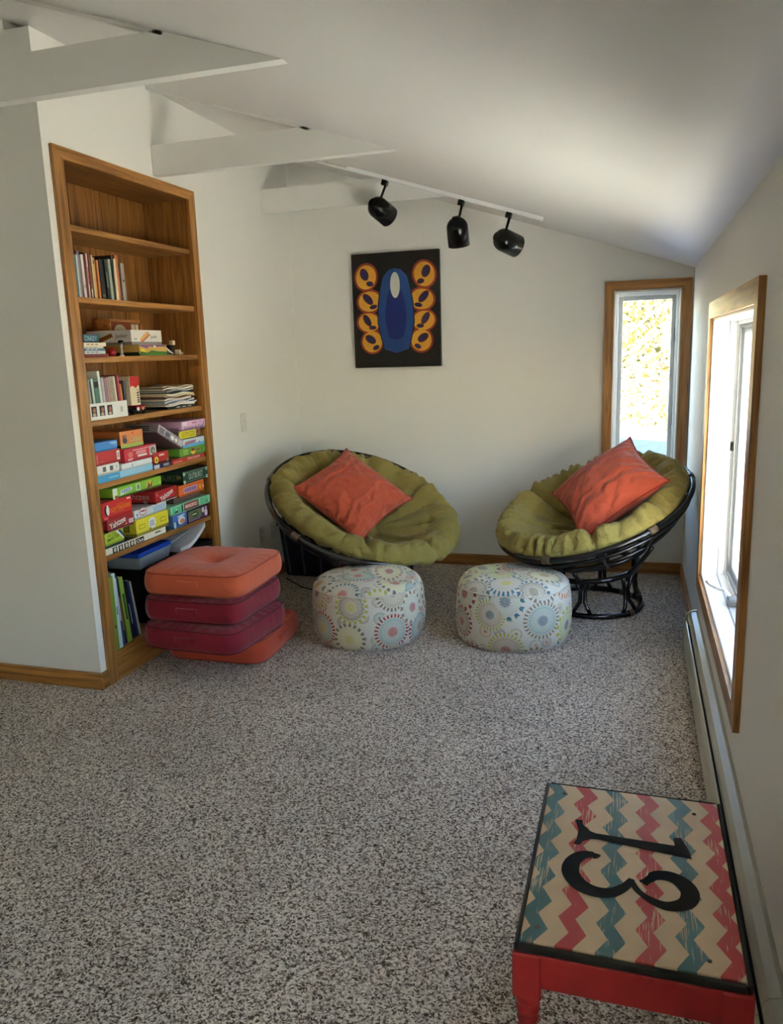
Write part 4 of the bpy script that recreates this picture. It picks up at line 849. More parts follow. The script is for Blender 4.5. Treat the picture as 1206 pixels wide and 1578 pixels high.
# ------------------------------------------------------------------ papasan chairs
M_CANE = paint((15, 15, 17), rough=.22, spec=.6)
M_WRAP = paint((86, 70, 52), rough=.5, var=.3, scale=200)
OLIVE = fabric((136, 123, 66), var=.08, wrinkle=.9, wscale=16, weave=.08, sheen=.08)
def papasan(label, C, N, RR, base, cshift, seed, crot, su, sv):
    C = Vector(C); N = Vector(N).normalized()
    t = thing('papasan_chair', label, 'chair', (base[0], base[1], 0), group='papasan chairs in the window corner')
    u = Vector((1, 0, 0)); u = (u - N * u.dot(N)).normalized(); v = N.cross(u)
    O = Vector((base[0], base[1], 0))
    DEP = .30; RS = (RR * RR + DEP * DEP) / (2 * DEP)
    def bowl(r): return -DEP + RS - math.sqrt(max(0, RS * RS - r * r))
    def W(r, a, h): return C - O + u * (r * math.cos(a)) + v * (r * math.sin(a)) + N * h
    def ring(r, h, n=56): return [W(r, 2 * PI * k / n, h) for k in range(n)]
    tube('rim_ring', ring(RR, 0, 72), .0170, M_CANE, t, True)
    tube('under_rim_ring', ring(RR * .955, bowl(RR * .955) - .012, 64), .0105, M_CANE, t, True)
    tube('bowl_ring', ring(RR * .80, bowl(RR * .80), 56), .011, M_CANE, t, True)
    tube('bowl_ring', ring(RR * .50, bowl(RR * .50), 44), .013, M_CANE, t, True)
    for k in range(12):
        a = 2 * PI * k / 12 + .13
        tube('rib', [W(r * RR, a, bowl(r * RR) - .004 if r < .97 else 0) for r in (.48, .6, .7, .8, .9, .96, 1.0)], .0095, M_CANE, t)
        if k % 2 == 0:
            p0, p1, p2 = [W(RR, a + d, 0) for d in (-.045, 0, .045)]
            wr = tube('cane_wrap', [p0, p1, p2], .0200, M_WRAP, t, seg=12)
    # base: two rings, four upright pairs, flared arms
    bc_ = C - N * DEP - O
    zt_ = .235
    rb, rt_ = .275, .255
    tube('base_ring', [(rb * math.cos(2 * PI * k / 48), rb * math.sin(2 * PI * k / 48), .0165) for k in range(48)], .0165, M_CANE, t, True)
    tlt = Vector((N.x, N.y, 0)) * .35
    def top(a, r=rt_): return Vector((r * math.cos(a), r * math.sin(a), zt_ - (tlt.x * math.cos(a) + tlt.y * math.sin(a)) * r))
    tube('base_top_ring', [top(2 * PI * k / 48) for k in range(48)], .0165, M_CANE, t, True)
    for k in range(6):
        a = 2 * PI * k / 6 + .35
        for d in (-.055, .055):
            b0 = Vector((rb * math.cos(a + d * 3.2), rb * math.sin(a + d * 3.2), .03)); b1 = Vector((rb * .93 * math.cos(a + d), rb * .93 * math.sin(a + d), .09)); b2 = Vector((rb * .90 * math.cos(a + d), rb * .90 * math.sin(a + d), .15)); b3 = top(a + d * 3.0)
            tube('upright', [b0, (b0 + b1) / 2 + (b1 - Vector((0, 0, .09))) * .02, b1, b2, (b2 + b3) / 2, b3], .0115, M_CANE, t)
        # arm reaching up to the bowl
        pd = top(a); best = Vector((pd.x, pd.y, 0)).normalized()
        # where the bowl surface lies above this direction
        q = None
        for rr in (.34, .37, .40, .43, .46):
            for s in range(96):
                aa = 2 * PI * s / 96; wpt = W(rr, aa, bowl(rr) - .016)
                dxy = Vector((wpt.x, wpt.y, 0)).normalized().dot(best)
                if dxy > .995 and (q is None or (wpt - pd).length < (q - pd).length): q = wpt
        if q is not None: tube('arm', [pd - Vector((0, 0, .04)), pd, pd * .5 + q * .5 + Vector((0, 0, -.012)), q], .012, M_CANE, t)
    for k in range(4):
        a = 2 * PI * k / 4 + .9; p = [Vector((rb * math.cos(a + d), rb * math.sin(a + d), .0165)) for d in (-.06, 0, .06)]
        tube('cane_wrap', p, .0195, M_WRAP, t, seg=12)
    # cushion
    prof = [(.0, -.150), (.05, -.149), (.11, -.140), (.17, -.128), (.23, -.110), (.29, -.082), (.35, -.044), (.40, -.004), (.44, .030), (.475, .056), (.51, .072), (.545, .074), (.575, .060), (.597, .040), (.606, .016), (.598, -.010), (.575, -.028), (.54, -.038), (.50, -.050), (.45, -.082), (.38, -.135), (.28, -.195), (.15, -.250), (.0, -.268)]
    sc = RR / .600
    NA = 320; V = []; F = []; rnd = random.Random(seed)
    ph = [rnd.uniform(0, 6.28) for _ in range(8)]
    NS = 8
    def Wc(r, a, h): return C - O + u * (r * math.cos(a) * su) + v * (r * math.sin(a) * sv) + N * h
    # resample the profile finely
    fine = []
    for i in range(len(prof) - 1):
        for q in range(3): fine.append(tuple(prof[i][k] + (prof[i + 1][k] - prof[i][k]) * q / 3 for k in (0, 1)))
    fine.append(prof[-1]); npf = len(prof)
    prof_old = prof; lim = 15 * 3
    prof = fine
    _top = 15 * 3
    for i in range(1, len(fine) - 1):
        r, h = fine[i]
        for s in range(NA):
            V.append(_P_cush(r, h, i <= _top, i <= 17 * 3, s, NA, NS, sc, ph, seed, Wc, crot, u, v, N, cshift))
    for i in range(len(fine) - 3):
        for s in range(NA): F.append((i * NA + s, i * NA + (s + 1) % NA, (i + 1) * NA + (s + 1) % NA, (i + 1) * NA + s))
    F.append(tuple(range(NA))); F.append(tuple(range((len(fine) - 3) * NA, (len(fine) - 2) * NA)))
    cu = link('cushion', pyd('cushion', V, F, True), OLIVE, t)
    bt_ = W(0, 0, -.150) + u * cshift[0] + v * cshift[1] + N * cshift[2]
    lathe('button', [(.001, -.006), (.016, -.004), (.018, .002), (.010, .008), (.001, .009)], OLIVE, cu, 16, mw=Matrix.Translation(bt_ + N * -.01) @ N.to_track_quat('Z', 'Y').to_matrix().to_4x4())
    return t
def _P_cush(r, h, top_side, rimzone, s, NA, NS, sc, ph, seed, W, crot, u, v, N, cshift):
    a = 2 * PI * s / NA
    rn = r * sc; hn = h * .93
    sec = (a * NS / (2 * PI) + .5) % 1.0 - .5
    arc = abs(sec) * 2 * PI / NS * max(r, .02)
    if top_side:
        f_ = max(0, min(1, (r - .09) / .10)) * max(0, min(1, (.585 - r) / .05))
        hn -= .056 * f_ * math.exp(-(arc / .024) ** 2)
        hn += .026 * f_ * math.cos(sec * PI)
        hn -= .030 * math.exp(-((r - .115) / .024) ** 2)
        hn -= .012 * math.exp(-((r - .41) / .02) ** 2)
    g = math.exp(-((r - .56) / .065) ** 2) if rimzone else 0
    wv = math.sin(a * 34 + 2.5 * math.sin(a * 5 + ph[0])) + .7 * math.sin(a * 57 + ph[1] + 2 * math.sin(a * 3))
    hn -= g * .015 * abs(math.sin(a * 21 + 2.0 * math.sin(a * 5 + ph[0]) + r * 14)) ** 6; hn += g * .0050 * wv; rn += g * .0036 * math.sin(a * 34 + 2.5 * math.sin(a * 5 + ph[0]) + .6)
    rn -= g * .016 * math.exp(-(arc / .022) ** 2)
    nz = noise.noise(Vector((math.cos(a) * r * 6, math.sin(a) * r * 6, h * 6 + seed * 3)))
    nz2 = noise.noise(Vector((math.cos(a) * r * 18, math.sin(a) * r * 18, h * 14 + seed)))
    hn += (.014 * nz + .005 * nz2) * (1 if top_side else .3)
    rn *= 1 + .012 * math.sin(a * 2 + ph[3]) + .010 * math.sin(a * 3 + ph[4])
    return W(rn, a + crot, hn) + u * cshift[0] + v * cshift[1] + N * cshift[2]
papasan('black cane papasan chair with olive cushion in the left corner, rim ring showing', (-1.590, 4.440, .600), (.410, -.345, 1), .560, (-1.56, 4.55), (.050, -.022, .010), 3, .25, 1.06, .885)
papasan('black cane papasan chair with olive cushion below the narrow window', (-.212, 4.440, .615), (-.325, -.283, 1), .541, (-.205, 4.585), (-.006, .0, .012), 5, .1, 1.0, .96)

# ------------------------------------------------------------------ throw pillows
def quilt_mat(rgb):
    m, n, l, b = newmat('quilted_orange'); c = lin(rgb)
    tc = n.new('ShaderNodeTexCoord')
    wv = n.new('ShaderNodeTexWave'); wv.wave_type = 'RINGS'; wv.inputs['Scale'].default_value = 6.0; wv.inputs['Distortion'].default_value = 7.0; wv.inputs['Detail'].default_value = 1.0; wv.inputs['Detail Scale'].default_value = 1.3
    l.new(tc.outputs['Object'], wv.inputs['Vector'])
    n1 = n.new('ShaderNodeTexNoise'); n1.inputs['Scale'].default_value = 22; n1.inputs['Detail'].default_value = 5; l.new(tc.outputs['Object'], n1.inputs['Vector'])
    ad = n.new('ShaderNodeMath'); ad.operation = 'MULTIPLY_ADD'; ad.inputs[1].default_value = .5; l.new(wv.outputs['Fac'], ad.inputs[0]); l.new(n1.outputs[0], ad.inputs[2])
    b.inputs['Base Color'].default_value = c; b.inputs['Roughness'].default_value = .8; b.inputs['Sheen Weight'].default_value = .15; b.inputs['Specular IOR Level'].default_value = .2
    bp = n.new('ShaderNodeBump'); bp.inputs['Strength'].default_value = .9; bp.inputs['Distance'].default_value = .02
    l.new(ad.outputs[0], bp.inputs['Height']); l.new(bp.outputs[0], b.inputs['Normal'])
    return m
M_PILLOW = quilt_mat((180, 78, 54)); M_PIPE = fabric((150, 50, 34), key='pipe')
def pillow(label, C, eul, s, th, seed):
    a, b, c = eul
    t = thing('throw_pillow', label, 'pillow', C, (0, 0, 0), 'orange throw pillows on the papasan chairs')
    t.rotation_mode = 'XYZ'; t.rotation_euler = (a, b, c)
    n = 36; V = []; F = []; idx = {}
    hs = s / 2
    def pos(i, j, side):
        x = -1 + 2 * i / n; y_ = -1 + 2 * j / n
        # pull the edge middles in, keep the corners out
        px = x * (1 - .12 * (1 - y_ * y_) * abs(x) ** 2); py = y_ * (1 - .12 * (1 - x * x) * abs(y_) ** 2)
        e = max(0, (1 - x * x)) * max(0, (1 - y_ * y_))
        z = th / 2 * e ** .55
        z += .010 * noise.noise(Vector((x * 2.2 + seed, y_ * 2.2, side))) * e ** .3 + .004 * noise.noise(Vector((x * 7 + seed, y_ * 7, side * 3))) * e ** .3
        return (px * hs, py * hs, z * side)
    for side in (1, -1):
        for i in range(n + 1):
            for j in range(n + 1):
                edge = i in (0, n) or j in (0, n)
                if side == -1 and edge: idx[(i, j, -1)] = idx[(i, j, 1)]; continue
                idx[(i, j, side)] = len(V); V.append(pos(i, j, side))
        for i in range(n):
            for j in range(n):
                F.append((idx[(i, j, side)], idx[(i + 1, j, side)], idx[(i + 1, j + 1, side)], idx[(i, j + 1, side)]))
    link('cover', pyd('cover', V, F, True), M_PILLOW, t)
    ring = [V[idx[(i, 0, 1)]] for i in range(n)] + [V[idx[(n, j, 1)]] for j in range(n)] + [V[idx[(n - i, n, 1)]] for i in range(n)] + [V[idx[(0, n - j, 1)]] for j in range(n)]
    tube('piping', ring, .0042, M_PIPE, t, True, seg=8)
    return t
pillow('orange quilted pillow standing cornerwise in the left papasan chair', (-1.611, 4.389, .668), (.622, -.333, 1.194), .545, .24, 1)
pillow('rust orange quilted pillow leaning in the papasan chair by the window', (-.134, 4.385, .736), (.396, -.637, .156), .545, .24, 9)

# ------------------------------------------------------------------ patterned poufs
def pouf_mat(seed):
    m, n, l, b = newmat('medallion_fabric')
    def nd(t, **kw):
        q = n.new(t)
        for k, v_ in kw.items(): setattr(q, k, v_)
        return q
    def math_(op, a, bb=None, c=None, clamp=False):
        q = nd('ShaderNodeMath', operation=op); q.use_clamp = clamp
        for k, x in enumerate((a, bb, c)):
            if x is None: continue
            if isinstance(x, (int, float)): q.inputs[k].default_value = x
            else: l.new(x, q.inputs[k])
        return q.outputs[0]
    def mix(f, a, bb):
        q = nd('ShaderNodeMix'); q.data_type = 'RGBA'
        for k, x in ((0, f), (6, a), (7, bb)):
            if isinstance(x, (int, float, tuple)): q.inputs[k].default_value = x
            else: l.new(x, q.inputs[k])
        return q.outputs[2]
    def ramp(val, cols):
        q = nd('ShaderNodeValToRGB'); q.color_ramp.interpolation = 'CONSTANT'; e = q.color_ramp.elements
        e[0].position = 0; e[0].color = lin(cols[0]); e[1].position = 1. / len(cols); e[1].color = lin(cols[1])
        for k in range(2, len(cols)): x = e.new(k / len(cols)); x.color = lin(cols[k])
        l.new(val, q.inputs[0]); return q.outputs[0]
    uv = nd('ShaderNodeUVMap'); uv.uv_map = 'UVMap'
    def layer(scale, rmin, rvar, off):
        mp = nd('ShaderNodeMapping'); mp.inputs['Scale'].default_value = (scale, scale, 1); mp.inputs['Location'].default_value = (off, off * .7, 0); l.new(uv.outputs[0], mp.inputs['Vector'])
        vo = nd('ShaderNodeTexVoronoi'); vo.voronoi_dimensions = '2D'; vo.inputs['Randomness'].default_value = .62; vo.inputs['Scale'].default_value = 1.0; l.new(mp.outputs[0], vo.inputs['Vector'])
        sub = nd('ShaderNodeVectorMath', operation='SUBTRACT'); l.new(mp.outputs[0], sub.inputs[0]); l.new(vo.outputs['Position'], sub.inputs[1])
        sp = nd('ShaderNodeSeparateXYZ'); l.new(sub.outputs[0], sp.inputs[0])
        an = math_('ARCTAN2', sp.outputs[1], sp.outputs[0])
        sc_ = nd('ShaderNodeSeparateColor'); l.new(vo.outputs['Color'], sc_.inputs[0]); r, g, bl = sc_.outputs
        rad = math_('MULTIPLY_ADD', r, rvar, rmin)
        cnt = math_('MULTIPLY_ADD', math_('FLOOR', math_('MULTIPLY', g, 3.99)), 5., 13.)
        spoke = math_('SINE', math_('MULTIPLY', an, cnt))
        q = math_('DIVIDE', vo.outputs['Distance'], rad); q = math_('ADD', q, math_('MULTIPLY', spoke, .05))
        pal1 = [(36, 104, 116), (150, 40, 40), (118, 104, 84), (170, 168, 60), (60, 112, 134), (134, 118, 90), (190, 112, 50), (92, 116, 96)]
        pal2 = [(188, 190, 170), (176, 188, 120), (150, 140, 122), (206, 200, 150), (120, 152, 156), (196, 190, 178), (150, 172, 160), (178, 158, 130)]
        pal3 = [(176, 44, 36), (100, 94, 84), (196, 186, 80), (60, 96, 112), (156, 36, 52), (126, 112, 88), (180, 128, 44), (86, 66, 76)]
        c1, c2, c3 = ramp(bl, pal1), ramp(g, pal2), ramp(math_('FRACT', math_('MULTIPLY', r, 7.3)), pal3)
        cream = lin((206, 200, 186))
        sel = math_('GREATER_THAN', spoke, -.1)
        col = mix(sel, cream, c1)                                               # dashed outer wreath
        col = mix(math_('LESS_THAN', q, .80), col, cream)
        col = mix(math_('LESS_THAN', q, .73), col, c2)
        col = mix(math_('MULTIPLY', math_('LESS_THAN', q, .64), math_('GREATER_THAN', math_('SINE', math_('MULTIPLY', q, 60.)), .1)), col, cream)
        col = mix(math_('LESS_THAN', q, .34), col, cream)
        col = mix(math_('MULTIPLY', math_('LESS_THAN', q, .28), math_('GREATER_THAN', math_('SINE', math_('MULTIPLY', q, 75.)), -.6)), col, c3)
        return col, math_('LESS_THAN', q, 1.0)
    base = lin((204, 199, 186))
    cB, mB = layer(12.0, .28, .16, 3.7 + seed)
    cA, mA = layer(5.4, .43, .13, .3 + seed)
    col = mix(mB, base, cB); col = mix(mA, col, cA)
    nz = nd('ShaderNodeTexNoise'); nz.inputs['Scale'].default_value = 300
    tc = nd('ShaderNodeTexCoord'); l.new(tc.outputs['Object'], nz.inputs['Vector'])
    col = mix(math_('MULTIPLY', math_('GREATER_THAN', nz.outputs[0], .56), .45), col, base)
    l.new(col, b.inputs['Base Color']); b.inputs['Roughness'].default_value = .85; b.inputs['Specular IOR Level'].default_value = .15
    n2 = nd('ShaderNodeTexNoise'); n2.inputs['Scale'].default_value = 10; n2.inputs['Detail'].default_value = 4; l.new(tc.outputs['Object'], n2.inputs['Vector'])
    bp = nd('ShaderNodeBump'); bp.inputs['Strength'].default_value = .25; bp.inputs['Distance'].default_value = .015; l.new(n2.outputs[0], bp.inputs['Height']); l.new(bp.outputs[0], b.inputs['Normal'])
    return m
def pouf(label, loc, R0, H0, seed, mat, dent):
    t = thing('pouf', label, 'pouf', loc, group='patterned fabric poufs on the carpet')
    NA = 96
    side = [(.80, .0), (.90, .006), (.955, .03), (.99, .09), (1.0, .15), (.995, .20), (.985, .25), (.968, .285), (.945, .306)]
    def sq(a, k): # a soft squarish outline
        return (abs(math.cos(a)) ** k + abs(math.sin(a)) ** k) ** (-1 / k)
    def wob(x, y_, z): return 1 + .030 * noise.noise(Vector((x * 4 + seed, y_ * 4, z * 4)))
    def mk(prof, name, top):
        V = []; F = []; UV = []
        for (s, z) in prof:
            for q in range(NA):
                a = 2 * PI * q / NA; rr = R0 * s * sq(a, 2.25); x, y_ = rr * math.cos(a), rr * math.sin(a); w_ = wob(x, y_, z)
                zz = z * H0 / .36
                if top:
                    zz += .010 * noise.noise(Vector((x * 5 + seed * 2, y_ * 5, 0)))
                    zz -= .040 * math.exp(-(((x - dent[0]) / .10) ** 2 + ((y_ - dent[1]) / .08) ** 2)) * (1 if s < .93 else .3)
                zz -= .010 * math.exp(-((s - .905) / .02) ** 2) if (top and False) else 0
                V.append((x * w_, y_ * w_, zz)); UV.append((a * R0 + seed, zz) if not top else (x + 3, y_ + 5))
        n_ = len(prof)
        for i in range(n_ - 1):
            for q in range(NA): F.append((i * NA + q, i * NA + (q + 1) % NA, (i + 1) * NA + (q + 1) % NA, (i + 1) * NA + q))
        if not top: F.append(tuple(range(NA - 1, -1, -1)))
        me = bpy.data.meshes.new(name); me.from_pydata(V, [], F); me.update()
        uvl = me.uv_layers.new(name='UVMap')
        for p in me.polygons:
            p.use_smooth = True
            vi = [me.loops[li].vertex_index for li in p.loop_indices]
            us = [UV[k][0] for k in vi]; wrap = (not top) and max(us) - min(us) > R0 * PI
            for li, k in zip(p.loop_indices, vi):
                u_, v_ = UV[k]
                if wrap and u_ - seed < R0: u_ += 2 * PI * R0
                uvl.data[li].uv = (u_, v_)
        return link(name, me, mat, t), V
    o, V = mk(side, 'side', False)
    tp = [(.945, .306), (.915, .322), (.85, .336), (.74, .347), (.58, .356), (.42, .362), (.26, .365), (.12, .366), (.02, .366)]
    o2, V2 = mk(tp, 'top', True)
    rim = [Vector(V[8 * NA + q]) for q in range(NA)]
    tube('piping', rim, .0035, paint((196, 190, 176), rough=.85), t, True, seg=6)
    rim2 = [Vector(V[1 * NA + q]) + Vector((0, 0, .002)) for q in range(NA)]
    tube('piping', rim2, .0035, paint((196, 190, 176), rough=.85), t, True, seg=6)
    return t
pouf('cream pouf with medallion print before the left papasan chair', (-1.345, 3.845, 0), .300, .345, 1, pouf_mat(1.0), (.12, -.03))
pouf('cream pouf with medallion print and dented top before the window chair', (-.585, 3.985, 0), .300, .350, 4, pouf_mat(9.0), (-.10, .06))

# ------------------------------------------------------------------ stacked floor cushions
def floor_cushion(label, cx, cyy, z, s, h, rz, mat, pmat, seed, handles, tuft=0., tilt=(0, 0)):
    t = thing('floor_cushion', label, 'cushion', (cx, cyy, z), (tilt[0], tilt[1], rz), 'stacked square floor cushions')
    NA = 128; hs = s / 2
    def out(a, k): return (abs(math.cos(a)) ** k + abs(math.sin(a)) ** k) ** (-1 / k)
    side = [(.965, .07), (.985, .12), (1.0, .25), (1.008, .40), (1.008, .55), (1.0, .72), (.985, .86), (.972, .93)]
    topp = [(.955, .955), (.93, .985), (.88, 1.02), (.80, 1.06), (.68, 1.10), (.54, 1.12), (.40, 1.13), (.26, 1.12), (.14, 1.10), (.05, 1.08), (.005, 1.08)]
    botp = [(.005, .0), (.3, .0), (.7, .0), (.86, .005), (.93, .025), (.955, .05)]
    V = []; F = []
    for (q, zz) in botp + side + topp:
        kexp = 7 if q > .7 else 2 + 5 * q / .7
        for i in range(NA):
            a = 2 * PI * i / NA + PI / NA; r = q * hs * out(a, kexp); x, y_ = r * math.cos(a), r * math.sin(a)
            zc = zz * h / 1.12
            if zz > .95 and q < .95:
                zc += .010 * noise.noise(Vector((x * 6 + seed, y_ * 6, 1))) * min(1, (1 - q) * 4)
                if tuft: zc -= tuft * math.exp(-(x * x + y_ * y_) / .0016) + tuft * .5 * math.exp(-(x * x + y_ * y_) / .016)
                # gathers running in from the seam
                g = math.exp(-((q - .88) / .07) ** 2); zc += g * .0045 * math.sin(i * 1.55 + 2 * math.sin(i * .31 + seed)) 
            w_ = 1 + .010 * noise.noise(Vector((x * 5 + seed, y_ * 5, zc * 8)))
            V.append((x * w_, y_ * w_, zc + .003 * noise.noise(Vector((x * 3, y_ * 3, seed)))))
    n_ = len(botp + side + topp)
    for i in range(n_ - 1):
        for q in range(NA): F.append((i * NA + q, i * NA + (q + 1) % NA, (i + 1) * NA + (q + 1) % NA, (i + 1) * NA + q))
    F.append(tuple(range(NA))); F.append(tuple(range((n_ - 1) * NA, n_ * NA)))
    body = link('cover', pyd('cover', V, F, True), mat, t)
    for k in (len(botp) + len(side) - 1, len(botp)):
        ring = [Vector(V[k * NA + q]) * 1.0 for q in range(NA)]
        tube('piping', ring, .0045, pmat, t, True, seg=7)
    for (hx, hy) in handles:
        d = Vector((hx, hy, 0)); sd = Vector((-hy, hx, 0)); c = d * hs * 1.012; w2 = .055
        pts = [c + sd * (-w2) + Vector((0, 0, h * .52)), c + sd * (-w2 * .8) + d * .006 + Vector((0, 0, h * .53)), c + d * .008 + Vector((0, 0, h * .53)), c + sd * (w2 * .8) + d * .006 + Vector((0, 0, h * .53)), c + sd * w2 + Vector((0, 0, h * .52))]
        hb = []; hf = []
        for p in pts:
            for (o1, o2) in ((-.004, -.013), (.006, -.013), (.006, .013), (-.004, .013)): hb.append(p + d * o1 + Vector((0, 0, o2)))
        for i in range(4):
            for q in range(4): hf.append((i * 4 + q, i * 4 + (q + 1) % 4, i * 4 + 4 + (q + 1) % 4, i * 4 + 4 + q))
        hf += [(0, 1, 2, 3), (16, 17, 18, 19)]
        link('handle', pyd('handle', hb, hf), mat, t)
    if tuft: lathe('button', [(.001, -.004), (.010, -.003), (.012, .002), (.001, .006)], pmat, t, 14, loc=(0, 0, h * .965 - tuft * 1.4))
    return t
ORA = fabric((196, 92, 62), var=.06, wrinkle=.3, wscale=14, weave=.1, sheen=.2); ORAP = fabric((168, 70, 46), key='orap')
ORB = fabric((186, 72, 46), var=.06, wrinkle=.3, wscale=12, weave=.1, sheen=.2)
WIN = fabric((128, 28, 44), var=.06, wrinkle=.3, wscale=13, weave=.1, sheen=.2); WINP = fabric((98, 20, 32), key='winp')
floor_cushion('rust orange floor cushion on the carpet, bottom of the stack', -1.995, 3.545, .0, .545, .135, .03, ORB, ORAP, 2, [(1, 0)])
floor_cushion('wine red floor cushion resting on the bottom orange one', -1.975, 3.325, .137, .545, .128, -.06, WIN, WINP, 3, [(0, -1)], tilt=(.0, .0))
floor_cushion('upper wine red floor cushion just below the tufted orange one', -1.990, 3.355, .267, .530, .128, .0, WIN, WINP, 5, [(0, -1)])
floor_cushion('tufted orange floor cushion on top of the stack', -1.985, 3.370, .397, .540, .128, .02, ORA, ORAP, 7, [(0, -1)], tuft=.028)

# ------------------------------------------------------------------ dark crate and cords behind the left chair
cr = thing('storage_crate', 'dark navy plastic crate in the corner behind the left papasan chair', 'crate', (-2.035, 4.99, 0))
nav = paint((22, 26, 40), rough=.4)
V = []; F = []
for (s, z) in ((.86, 0), (.90, .02), (1.0, .355), (1.05, .358), (1.05, .385), (.98, .385), (.96, .36), (.84, .02)):
    for (a, b) in ((-.27, -.20), (.27, -.20), (.27, .20), (-.27, .20)): V.append((a * s, b * s, z))
for k in range(7):
    for q in range(4): F.append((k * 4 + q, k * 4 + (q + 1) % 4, k * 4 + 4 + (q + 1) % 4, k * 4 + 4 + q))
F += [(0, 1, 2, 3), (28, 29, 30, 31)]
link('body', pyd('body', V, F), nav, cr)
for x in (-.24, -.12, .02, .16):
    tube('rib', [(x * .87, -.20 * .89 - .002, .02), (x * .94, -.20 * .95 - .002, .19), (x, -.20 - .002, .35)], .006, paint((74, 82, 96), rough=.3), cr)
box('lid', -.275, .275, -.205, .205, .386, .400, nav, cr, bev=.004)
tag(tube('power_cord', [(-2.24, 4.72, .006), (-2.05, 4.55, .006), (-1.92, 4.50, .006), (-1.80, 4.52, .006), (-1.72, 4.62, .006)], .004, M_DARK, seg=8), 'thin black power cord lying on the carpet behind the cushions', 'cord')
tag(tube('white_cable', [(-1.66, 4.62, .006), (-1.74, 4.52, .006), (-1.80, 4.40, .006), (-1.81, 4.32, .006), (-1.76, 4.27, .007), (-1.70, 4.30, .006), (-1.66, 4.40, .006), (-1.62, 4.50, .006), (-1.55, 4.47, .006)], .0042, paint((214, 212, 204), rough=.4), seg=8), 'looped white cable on the carpet beside the crate', 'cord')
tag(box('cable_adapter', -.03, .03, -.02, .02, 0, .025, paint((206, 206, 200), rough=.4), None, bev=.004, loc=(-1.70, 4.66, .0), rot=(0, 0, .4)), 'small white power adapter on the carpet under the left chair', 'adapter')

# ------------------------------------------------------------------ red side table with chevron top and 13
TX0, TX1, TY0, TY1, TZ = -.172, .208, 1.243, 1.785, .450
tb = thing('side_table', 'distressed red side table with chevron top and black number thirteen', 'table', ((TX0 + TX1) / 2, (TY0 + TY1) / 2, 0), (0, 0, .0))
HW, HL = (TX1 - TX0) / 2, (TY1 - TY0) / 2
def red_mat():
    m, n, l, b = newmat('distressed_red'); tc = n.new('ShaderNodeTexCoord')
    nz = n.new('ShaderNodeTexNoise'); nz.inputs['Scale'].default_value = 9; nz.inputs['Detail'].default_value = 8; nz.inputs['Roughness'].default_value = .7; l.new(tc.outputs['Object'], nz.inputs['Vector'])
    crr = n.new('ShaderNodeValToRGB'); e = crr.color_ramp.elements; e[0].position = .30; e[0].color = lin((112, 66, 40)); e[1].position = .40; e[1].color = lin((150, 28, 30)); q = e.new(.75); q.color = lin((170, 38, 38))
    l.new(nz.outputs[0], crr.inputs[0]); l.new(crr.outputs[0], b.inputs['Base Color']); b.inputs['Roughness'].default_value = .45
    return m
def chevron_mat():
    m, n, l, b = newmat('chevron_paint'); tc = n.new('ShaderNodeTexCoord'); sp = n.new('ShaderNodeSeparateXYZ'); l.new(tc.outputs['Object'], sp.inputs[0])
    def mt(op, a, bb=None, c=None):
        q = n.new('ShaderNodeMath'); q.operation = op
        for k, x in enumerate((a, bb, c)):
            if x is None: continue
            if isinstance(x, (int, float)): q.inputs[k].default_value = x
            else: l.new(x, q.inputs[k])
        return q.outputs[0]
    def mx(f, a, bb):
        q = n.new('ShaderNodeMix'); q.data_type = 'RGBA'
        for k, x in ((0, f), (6, a), (7, bb)):
            if isinstance(x, (int, float, tuple)): q.inputs[k].default_value = x
            else: l.new(x, q.inputs[k])
        return q.outputs[2]
    tri = mt('PINGPONG', sp.outputs[1], .0385)                    # zigzag along the length
    xs = mt('ADD', sp.outputs[0], mt('MULTIPLY_ADD', tri, .58, -.011))
    pz = .0690                                                    # one stripe plus one gap
    u = mt('DIVIDE', mt('ADD', xs, HW - .004), pz)
    fr = mt('FRACT', u); on = mt('LESS_THAN', fr, .46)
    teal = mt('LESS_THAN', mt('FRACT', mt('MULTIPLY', u, .5)), .5)
    st = mx(teal, lin((178, 48, 50)), lin((58, 104, 110)))
    mp = n.new('ShaderNodeMapping'); mp.inputs['Scale'].default_value = (330, 16, 16); l.new(tc.outputs['Object'], mp.inputs['Vector'])
    n1 = n.new('ShaderNodeTexNoise'); n1.inputs['Scale'].default_value = 1; n1.inputs['Detail'].default_value = 5; l.new(mp.outputs[0], n1.inputs['Vector'])
    n2 = n.new('ShaderNodeTexNoise'); n2.inputs['Scale'].default_value = 7; n2.inputs['Detail'].default_value = 2; l.new(tc.outputs['Object'], n2.inputs['Vector'])
    wear = mt('GREATER_THAN', mt('MULTIPLY_ADD', n2.outputs[0], .55, n1.outputs[0]), .90)
    n3 = n.new('ShaderNodeTexNoise'); n3.inputs['Scale'].default_value = 12; n3.inputs['Detail'].default_value = 6; l.new(tc.outputs['Object'], n3.inputs['Vector'])
    cream = mx(n3.outputs[0], lin((186, 160, 126)), lin((222, 196, 160)))
    f = mt('MULTIPLY', on, mt('SUBTRACT', 1, mt('MULTIPLY', wear, .75)))
    col = mx(f, cream, st)
    l.new(col, b.inputs['Base Color']); b.inputs['Roughness'].default_value = .5
    return m
M_REDT = red_mat(); M_CHEV = chevron_mat()
box('top_board', -HW, HW, -HL, HL, TZ - .013, TZ, M_CHEV, tb, bev=.0015)
edge = paint((26, 23, 22), rough=.55, var=.4, scale=60)
def edge_strip(name, x0, x1, y0, y1): box(name, x0, x1, y0, y1, TZ - .020, TZ - .0005, edge, tb, bev=.004)
edge_strip('edge_band', -HW - .009, -HW - .0002, -HL - .009, HL + .009); edge_strip('edge_band', HW + .0002, HW + .009, -HL - .009, HL + .009)
